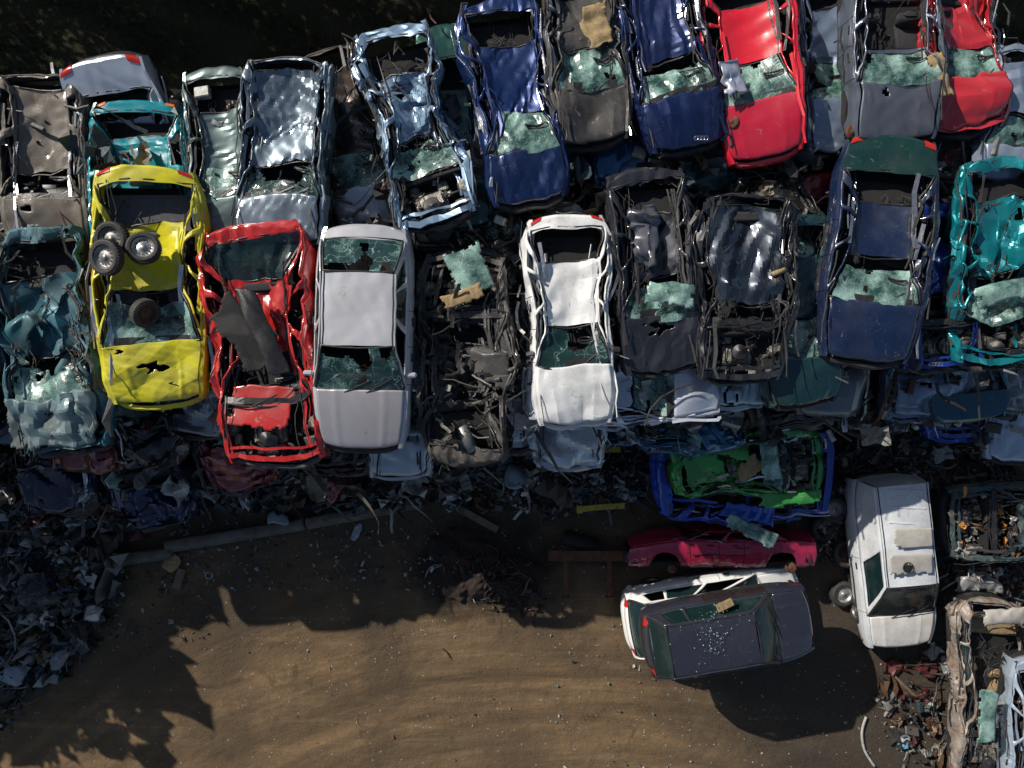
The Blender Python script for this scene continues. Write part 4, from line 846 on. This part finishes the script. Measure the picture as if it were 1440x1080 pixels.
# ------------------------------------------------------------------ scrap heaps and litter
CC = [(.02, .02, .022), (.03, .03, .03), (.05, .045, .04), (.09, .085, .08), (.16, .16, .16), (.30, .31, .32), (.10, .05, .025), (.02, .035, .05), (.09, .015, .015), (.06, .075, .075), (.20, .17, .12), (.40, .40, .38), (.03, .06, .07), (.02, .02, .022), (.025, .022, .02)]
def scrap(name, label, n, place, smin, smax, seed, cat='scrap', pal=CC, kind='stuff', mats='mixed scrap', sheetp=.55):
    g = random.Random(seed); b = MB()
    for i in range(n):
        x, y, z = place(g); s = math.exp(g.uniform(math.log(smin), math.log(smax))); c = g.choice(pal); t = g.random()
        Mx = Matrix.Rotation(g.uniform(0, 6.28), 3, Vector((g.gauss(0, 1), g.gauss(0, 1), g.gauss(0, 1))).normalized()) if g.random() < .5 else Matrix.Rotation(g.uniform(0, 6.28), 3, 'Z') @ Matrix.Rotation(g.uniform(-.5, .5), 3, 'X')
        if t < sheetp:            # crumpled sheet
            k = 5; V = []; ax = s * g.uniform(.3, 1)
            f1, f2, p1 = g.uniform(1, 3), g.uniform(1, 3), g.uniform(0, 6)
            for a in range(k):
                for d in range(k):
                    u, v = a / (k - 1) - .5, d / (k - 1) - .5
                    V.append(Mx @ Vector((u * s + g.uniform(-.05, .05) * s, v * ax + g.uniform(-.08, .08) * s, s * .22 * math.sin(f1 * u * 5 + p1) * math.cos(f2 * v * 5) + g.uniform(-.1, .1) * s)) + Vector((x, y, z)))
            b.add(V, [(a * k + d, a * k + k + d, a * k + k + d + 1, a * k + d + 1) for a in range(k - 1) for d in range(k - 1) if g.random() > .08], 0, c)
        elif t < .75:
            p = Vector((x, y, z)); pts = [p]; d = Mx @ Vector((1, 0, 0)); d.z *= .3
            for _ in range(4): d = (d + Vector((g.uniform(-.5, .5), g.uniform(-.5, .5), g.uniform(-.2, .2)))).normalized(); p = p + d * s * .4; pts.append(p)
            if g.random() < .5: b.tube(pts, g.uniform(.006, .03), 5, 0, c)
            else: b.strip(pts, g.uniform(.02, .09), 0, c, tw=g.uniform(-.5, .5))
        elif t < .9: b.box((x, y, z), (s * .5, s * g.uniform(.15, .4), s * g.uniform(.08, .3)), 0, Mx, c)
        else: b.tube([Vector((x, y, z)) + Mx @ Vector((-s * .2, 0, 0)), Vector((x, y, z)) + Mx @ Vector((s * .2, 0, 0))], s * g.uniform(.06, .16), 9, 0, c)
    return tag(b.build(name, mats, usecol=True), label, cat, kind=kind)
def area(px0, py0, px1, py1, h=.15, z0=0.0):
    def f(g):
        x, y = g.uniform(px0, px1), g.uniform(py0, py1); z = z0 + abs(g.gauss(0, h)) + .02; return P(x, y, z)
    return f
def blob(cx, cy, rx, ry, h, ang=0, fl=.05):     # heap: pieces over a mound
    def f(g):
        while True:
            u, v = g.uniform(-1, 1), g.uniform(-1, 1)
            r = math.hypot(u, v)
            if r < 1: break
        z = h * (1 - r * r) ** 1.2 * g.uniform(.75, 1.02) + g.uniform(0, fl) + .03; a = R(ang)
        return P(cx + (u * rx * math.cos(a) - v * ry * math.sin(a)), cy + (u * rx * math.sin(a) + v * ry * math.cos(a)), z)
    return f
HEAPS = [('scrap_heap', 'shredded scrap heap at the left edge of the yard below the stacks', 620, blob(50, 805, 115, 150, .9, 10), .14, 1.0),
 ('scrap_heap', 'loose shredded scrap at the foot of the stack under the shredded teal wreck', 480, blob(70, 690, 170, 70, 1.7, 0), .15, 1.0),
 ('scrap_heap', 'small torn scrap trailing into the bottom left corner', 240, blob(0, 940, 45, 90, .6, 10), .1, .5),
 ('scrap_heap', 'dark scrap along the foot of the stack above the kerb', 620, area(150, 650, 600, 712, .45), .1, .8),
 ('scrap_heap', 'tangled engine scrap between the blackened tangle and the green wreck', 700, blob(750, 665, 190, 60, .9, 0), .1, .5),
 ('scrap_heap', 'machine parts piled right of the white saloon nose', 260, blob(838, 672, 60, 50, .8, 0), .1, .45),
 ('scrap_heap', 'scrap between the white van and the stack behind it', 420, blob(1290, 645, 150, 55, .9, 0), .1, .55),
 ('scrap_heap', 'loose parts around the wheels left of the van', 160, area(1150, 680, 1205, 800, .12), .06, .3),
 ('scrap_heap', 'broken trim and metal on the ground below the van', 75, blob(1305, 985, 85, 75, .15, 0), .06, .75),
 ('scrap_heap', 'oddments in front of the bare metal wreck', 70, blob(1325, 1050, 70, 50, .15, 0), .06, .7),
 ('scrap_heap', 'scrap filling the gap under the exposed engine', 220, blob(1385, 800, 80, 80, .8, 0), .1, .5)]
for i, (nm, lab, n, f, a, c) in enumerate(HEAPS): scrap(nm, lab, n, f, a, c, 700 + i, sheetp=.40)
scrap('scrap_heap', 'blackened heap of burnt rusty wire in the middle of the yard', 170, blob(690, 812, 80, 40, .22, 32, .05), .04, .35, 720, pal=[(.02, .012, .009), (.035, .018, .010), (.015, .012, .01), (.07, .03, .018), (.012, .01, .01), (.10, .05, .03)], sheetp=.12)
def mound():
    def fn(u, v): return np.stack([u * 1.75, v * 1.0, np.zeros_like(u)], 1)
    p, F, U, V = grid(fn, -1, 1, -1, 1, 90, 56); r = np.hypot(U, V) + .28 * sinnoise(p, 61, .55)
    h = np.clip(1 - r, 0, 1) ** .8; q = p.copy(); q[:, 2] = h * (.26 + .09 * sinnoise(p, 62, 1.6) + .07 * np.abs(sinnoise(p, 63, 4))) - .04; q += crumple(p, .05, 64, 3) * (h > .02)[:, None]
    o = mkobj('burnt_mound', q, [f for f in F if h[list(f)].max() > 0], 'burnt scrap'); o.location = P(682, 806, .0); o.rotation_euler = (0, 0, R(-30)); tag(o, 'low burnt mound of oily rusty swarf in the middle of the yard', 'mound')
mound()
LP = [(.30, .33, .34), (.45, .45, .43), (.10, .22, .26), (.16, .12, .08), (.04, .04, .04), (.24, .30, .28), (.25, .05, .04)]
scrap('litter', 'scattered small litter along the kerb', 420, area(230, 735, 620, 830, .01), .02, .12, 731, pal=LP)
scrap('litter', 'scattered small litter on the sunlit soil', 130, area(0, 860, 1000, 1085, .005), .012, .05, 732, pal=LP)
scrap('litter', 'scattered small litter between the yard cars', 300, area(760, 740, 1440, 1085, .01), .015, .09, 733, pal=LP)
scrap('litter', 'litter spilling from the left scrap heap onto the soil', 220, area(100, 780, 300, 900, .01), .02, .14, 734, pal=LP + CC)
scrap('scrap_heap', 'torn scrap added on the unseen side row for a jagged shadow', 260, lambda g: (g.uniform(-20, -14.8) , g.uniform(-4.6, -.5), g.uniform(4.3, 5.1)), .3, 1.6, 741)  # unseen scrap added to roughen the edge of the side row's shadow
scrap('engine_scrap', 'burnt engine parts and brackets strewn over the blackened tangle', 80, lambda g: P(g.gauss(652, 28), g.uniform(430, 640), g.uniform(4.3, 4.7)), .1, .6, 742, pal=[(.03, .03, .03), (.05, .045, .04), (.12, .11, .09), (.05, .04, .03), (.20, .19, .17), (.02, .02, .02)], sheetp=.15)
scrap('machine_parts', 'engine and machine parts spread inside the bright green wreck', 90, lambda g: P(g.uniform(960, 1150), g.uniform(620, 690), g.uniform(1.8, 2.05)), .06, .3, 743, pal=[(.03, .03, .03), (.2, .19, .17), (.35, .34, .31), (.02, .3, .03), (.02, .3, .03)])
scrap('machine_parts', 'engine and machine parts in the open front at the right edge', 110, lambda g: P(g.uniform(1345, 1440), g.uniform(692, 780), g.uniform(1.1, 1.45)), .06, .32, 744, pal=[(.03, .03, .03), (.2, .19, .17), (.35, .34, .31), (.10, .07, .04), (.5, .2, .03)])
SP = [(.18, .18, .17), (.30, .31, .31), (.09, .09, .09), (.40, .40, .38), (.04, .04, .045), (.02, .035, .07), (.14, .12, .09), (.03, .03, .03), (.06, .05, .04)]
scrap('torn_sheets', 'larger pale torn sheets lying on the left scrap heap', 75, blob(70, 770, 120, 150, 1.0, 8, .1), .35, 1.0, 745, pal=SP, sheetp=.85)
scrap('torn_sheets', 'larger torn sheets and strips at the foot of the front row', 90, lambda g: P(g.uniform(120, 860), g.uniform(618, 700), g.uniform(.8, 2.4)), .3, 1.0, 746, pal=SP, sheetp=.6)
scrap('torn_sheets', 'torn sheets on the crushed front at the foot of the right hand stack', 60, lambda g: P(g.uniform(880, 1440), g.uniform(560, 615), g.uniform(2.2, 3.2)), .3, .9, 747, pal=SP, sheetp=.6)
# scrap squeezed into the gaps between the stacked cars
def gaps(g):
    z = g.uniform(3.3, 4.5); x = g.uniform(-20, 1460); return P(x, g.choice((g.uniform(215, 330), g.uniform(330, 600 if x < 850 else 545), g.uniform(130 if x < 560 else 30, 230))), z)
scrap('torn_metal', 'torn metal and trim squeezed into the gaps between the stacked wrecks', 1700, gaps, .15, 1.0, 740, sheetp=.3)
gg = random.Random(9); b = MB()
for (n_, sp) in ((90, area(300, 740, 700, 900, .004)), (150, blob(500, 905, 130, 22, .01, -12, .004)), (60, blob(640, 1000, 90, 18, .01, 0, .004))):
    for i in range(n_):
        x, y, z = sp(gg); s = gg.uniform(.008, .02); b.add([(x, y, z), (x + s, y + s * .3, z), (x + s * .3, y + s, z + .004), (x + s * .4, y + s * .3, z + s)], [(0, 1, 2), (0, 3, 1), (1, 3, 2), (2, 3, 0)])
tag(b.build('glass_chips', 'glass crumbs'), 'glass chips strewn over the soil', 'glass chips', kind='stuff')
b = MB()
for i in range(210):
    x, y, z = P(gg.gauss(1001, 9 + 6 * gg.random()), gg.gauss(896, 22), 2.79)
    if i % 6 == 0: x, y, z = P(gg.uniform(935, 1060), gg.uniform(860, 938), 2.79)
    s = .006 + .026 * gg.random() ** 3; b.add([(x, y, z - .03), (x + s, y + s * .3, z - .03), (x + s * .3, y + s, z - .03), (x + s * .4, y + s * .3, z - .02 + s)], [(0, 1, 2), (0, 3, 1), (1, 3, 2), (2, 3, 0)])
tag(b.build('glass_chips', 'glass crumbs'), 'glass chips on the roof of the dark purple hatchback', 'glass chips', kind='stuff')

# individual things lying about
def pebble(name, px, py, s, mat, color, lab, cat, z=None, sx=1, sy=1, sz=.6, rz=0, seed=1, group=None):
    p, F, _, _ = grid(lambda u, v: np.stack([np.cos(u) * np.sin(v) * sx, np.sin(u) * np.sin(v) * sy, np.cos(v) * sz], 1), 0, 2 * math.pi, .05, 3.09, 22, 14)
    p = p * s / 2 + crumple(p * s / 2, s * .16, seed, 1.6 / s, 3, 3)
    o = mkobj(name, p, F, mat, None, color); o.location = P(px, py, s * sz * .45 if z is None else z); o.rotation_euler = (0, 0, R(rz)); return tag(o, lab, cat, group)
pebble('stuffing_ball', 242, 792, .42, 'tan foam', None, 'ball of yellowish stuffing at the end of the kerb', 'stuffing', seed=3)
pebble('plastic_bag', 390, 731, .5, 'worn car paint', (.25, .32, .36), 'pale blue plastic bag on the concrete kerb', 'bag', sx=1.1, sy=.7, seed=4, z=.32)
pebble('plastic_bag', 504, 748, .4, 'worn car paint', (.30, .32, .40), 'thin white plastic bag lying on the dark soil below the kerb', 'bag', sx=.5, sy=1.2, sz=.25, rz=-25, seed=5)
pebble('crumpled_foil', 728, 672, .75, 'worn car paint', (.22, .28, .32), 'bluish crumpled foil in the engine scrap', 'foil', sx=1, sy=.7, seed=6, z=.9)
pebble('red_rag', 470, 686, .7, 'car paint', (.22, .01, .02), 'dark red rag at the foot of the stack below the silver hatchback', 'rag', sx=1.2, sy=.8, seed=7, z=.7)
pebble('red_disc', 1333, 893, .1, 'car paint', (.6, .03, .01), 'small red cap below the van', 'cap', seed=8)
pebble('blue_bag', 1270, 1047, .24, 'car paint', (.12, .35, .48), 'small light blue bag near the lower right corner', 'bag', sx=1.2, seed=9)
pebble('rag_bundle', 1256, 1022, .16, 'tan foam', None, 'small beige rag above the light blue bag', 'rag', seed=10)
pebble('plastic_bag', 20, 950, .7, 'worn car paint', (.22, .27, .32), 'crumpled grey blue sheet at the left edge of the yard', 'bag', sx=1, sy=.8, seed=11, z=.5)
pebble('white_sack', 132, 862, .42, 'car paint', (.42, .42, .42), 'dirty white sack on the left scrap heap', 'bag', seed=12, z=.6)
def plank(x0, y0, x1, y1, w, lab, mt='weathered wood', z=.06, nm='plank', cat='plank'):
    a, c = Vector(P(x0, y0, z)), Vector(P(x1, y1, z)); b = MB(); pts = [a.lerp(c, t) + Vector((0, 0, .01 * math.sin(t * 5))) for t in (0, .25, .5, .75, 1)]; b.strip(pts, w, th=w * .35); tag(b.build(nm, mt), lab, cat)
plank(1008, 856, 1030, 846, .16, 'brown card standing in the side window of the dark purple hatchback', 'tan foam', 2.62, 'cardboard', 'cardboard')
plank(1252, 948, 1292, 986, .13, 'weathered wooden plank pointing down from the van nose')
plank(1246, 1006, 1258, 990, .14, 'short wooden block left of the weathered plank')
plank(112, 878, 68, 902, .07, 'pale strip at the lower edge of the left scrap heap')
plank(640, 712, 700, 745, .18, 'dark board lying on the soil above the burnt heap')
plank(248, 828, 256, 800, .2, 'dark plank standing by the ball of stuffing')
def cable(pts, r, lab, mt, nm='cable', z=.05):
    b = MB(); q = [Vector(P(x, y, z)) for x, y in pts]; out = []
    for i in range(len(q) - 1):
        p0, p1, p2, p3 = q[max(i - 1, 0)], q[i], q[i + 1], q[min(i + 2, len(q) - 1)]
        for k in range(6): t = k / 6; out.append(.5 * ((2 * p1) + (p2 - p0) * t + (2 * p0 - 5 * p1 + 4 * p2 - p3) * t * t + (3 * p1 - p0 - 3 * p2 + p3) * t ** 3))
    b.tube(out + [q[-1]], r, 7); tag(b.build(nm, mt, smooth=True), lab, nm)
cable([(1218, 1008), (1212, 1030), (1216, 1055), (1230, 1078)], .035, 'pale bent pipe standing out on the soil left of the blue bag', 'pale card', 'pipe')
cable([(598, 812), (606, 797), (625, 793), (608, 800)], .012, 'thin pale wire at the edge of the burnt heap', 'pale card', 'wire')
cable([(655, 822), (662, 835), (668, 848)], .012, 'short pale wire across the burnt heap', 'pale card', 'wire')
cable([(622, 912), (629, 918), (633, 926)], .012, 'thin dark stick on the sunlit soil', 'underbody', 'stick')
b = MB(); b.lathe([(.075, .03), (.10, .03), (.10, .0), (.075, 0), (.075, .03)], 24, 0, Matrix.Translation(P(294, 809, .01))); tag(b.build('plastic_ring', 'pale card', smooth=True), 'small pale ring lying on the dark soil right of the kerb end', 'ring')
# silver tube in the tangle, brown tank
b = MB(); b.tube([P(648, 600, 4.5), P(664, 634, 4.45)], .14, 16); tag(b.build('exhaust_silencer', 'steel', smooth=True), 'dull metal exhaust silencer lying in the blackened tangle', 'silencer')
b = MB(); b.tube([P(792, 755, .2), P(838, 768, .2)], .2, 18); tag(b.build('dark_cylinder', 'underbody', smooth=True), 'dark round tank lying above the rusty girder', 'tank')
b = MB(); b.tube([P(1086, 386, 5.0), P(1106, 378, 5.0)], .05, 10); tag(b.build('brown_tube', 'tan foam', smooth=True), 'orange brown tube on the open black estate', 'tube')

# ------------------------------------------------------------------ ground, turf, fence
xs = np.concatenate([[-260, -120, -60, -35], np.arange(-22, 18, .13), [24, 35, 60, 120, 260]]); ys = np.concatenate([[-260, -120, -60, -30], np.arange(-13, 8.6, .13)])
def ground_mesh(name, xs, ys, mat, amp, z=0):
    X, Y = np.meshgrid(xs, ys, indexing='ij'); p = np.stack([X.ravel(), Y.ravel(), np.zeros(X.size)], 1)
    q = p.copy(); q[:, 2] = 0; n = sinnoise(q * np.array([.35, 1.3, 1]), 3, .45) * .5 + sinnoise(q, 4, 1.1) * .18 + sinnoise(q * np.array([.3, 1, 1]), 5, 2.6) * .12
    inside = (np.abs(p[:, 0]) < 22) & (np.abs(p[:, 1]) < 14); p[:, 2] = z + n * amp * inside
    ny = len(ys); F = [(a * ny + c, a * ny + ny + c, a * ny + ny + c + 1, a * ny + c + 1) for a in range(len(xs) - 1) for c in range(ny - 1)]
    return mkobj(name, p, F, mat)
ysall = np.concatenate([ys, np.arange(8.6, 13, .2), [20, 40, 80, 260]])
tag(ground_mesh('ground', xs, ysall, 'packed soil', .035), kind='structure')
def strip_mesh():
    X = np.concatenate([[-120, -60, -30], np.arange(-20, 20, .2), [30, 60, 120]]); Y = np.concatenate([np.arange(7.6, 13, .2), [18, 30, 60, 120]])
    return ground_mesh('verge', X, Y, 'dark turf', .06, .06)
tag(strip_mesh(), kind='structure')
b = MB(); gr = random.Random(3)
for i in range(26000):
    x = gr.uniform(-14, 14); y = gr.uniform(7.9, 10.4)
    if math.sin(x * 1.7 + math.sin(y * 2) * 2) + gr.uniform(-1, 1) < -.4: continue
    h = gr.uniform(.05, .16); a = gr.uniform(0, 6.28); w = gr.uniform(.006, .014); dx, dy = math.cos(a) * w, math.sin(a) * w; l = gr.uniform(.2, .9) * h; e = gr.uniform(0, 6.28)
    b.v += [(x - dx, y - dy, .07), (x + dx, y + dy, .07), (x + math.cos(e) * l, y + math.sin(e) * l, .07 + h)]; k = len(b.v); b.f.append((k - 3, k - 2, k - 1)); b.m.append(0)
b.c = [(0, 0, 0, 1)] * len(b.v)
tag(b.build('grass', 'grass blades'), 'short dark grass on the verge behind the stacks', 'grass', kind='stuff')

# ------------------------------------------------------------------ trees behind the yard that shade the verge
tr = bpy.data.objects.new('tree', None); col.objects.link(tr); b = MB(); b.tube([(0, 0, 0), (.1, 0, 2), (0, .1, 4), (.1, .1, 6.2)], [.22, .18, .12, .05], 9)
for k in range(9): a = k * 2.4; z = 2.5 + k * .4; b.tube([(0, 0, z), (math.cos(a) * .9, math.sin(a) * .9, z + .7), (math.cos(a) * 1.7, math.sin(a) * 1.7, z + 1.1)], [.07, .045, .015], 6)
b.build('trunk', 'bark', tr); b = MB(); g = random.Random(8)
cl = [(g.gauss(0, 1.1), g.gauss(0, 1.1), g.uniform(3, 7.2)) for _ in range(34)]
for i in range(5200):
    c = g.choice(cl); x, y, z = (c[k] + g.gauss(0, .42) for k in range(3)); s = g.uniform(.06, .14); d = Vector((g.gauss(0, 1), g.gauss(0, 1), g.gauss(0, 1))).normalized() * s; e = d.cross(Vector((g.gauss(0, 1), g.gauss(0, 1), g.gauss(0, 1)))).normalized() * s * .5
    p = Vector((x, y, z)); b.add([p - d, p + e, p + d, p - e], [(0, 1, 2, 3)])
b.build('crown', 'leaf', tr); index_kids()
for i in range(11):
    o = tr if i == 0 else copy_tree(tr); o.location = (-24 + i * 3.4 + rnd.uniform(-.5, .5), 14.4 + rnd.uniform(-.5, .8), 0); o.rotation_euler = (0, 0, rnd.uniform(0, 6)); s = rnd.uniform(.9, 1.15); o.scale = (s, s, s); tag(o, 'leafy tree in the row behind the verge, beyond the top edge', 'tree', 'trees in a row behind the verge')

# ------------------------------------------------------------------ light, sky, camera
w = bpy.data.worlds.new('World'); sc.world = w; w.use_nodes = True
sky = w.node_tree.nodes.new('ShaderNodeTexSky'); sky.sky_type = 'NISHITA'; sky.sun_disc = False
d = Vector((-1.22, 1.02, 1)).normalized(); el = math.asin(d.z); sky.sun_elevation = el; sky.sun_rotation = math.atan2(d.x, d.y)
bg = w.node_tree.nodes['Background']; bg.inputs['Strength'].default_value = .072; w.node_tree.links.new(sky.outputs[0], bg.inputs['Color'])
sl = bpy.data.lights.new('sun', 'SUN'); sl.energy = 5.0; sl.angle = R(.5); sl.color = (1, .94, .84); so = bpy.data.objects.new('sun', sl); col.objects.link(so); so.rotation_euler = d.to_track_quat('Z', 'Y').to_euler()
cd = bpy.data.cameras.new('camera'); cd.sensor_width = 36; cd.lens = 25; cd.clip_end = 800; co = bpy.data.objects.new('camera', cd); col.objects.link(co); co.location = (0, 0, CAMZ); sc.camera = co
sc.view_settings.view_transform = 'Standard'; sc.view_settings.look = 'None'; sc.view_settings.exposure = .15; sc.view_settings.gamma = 1
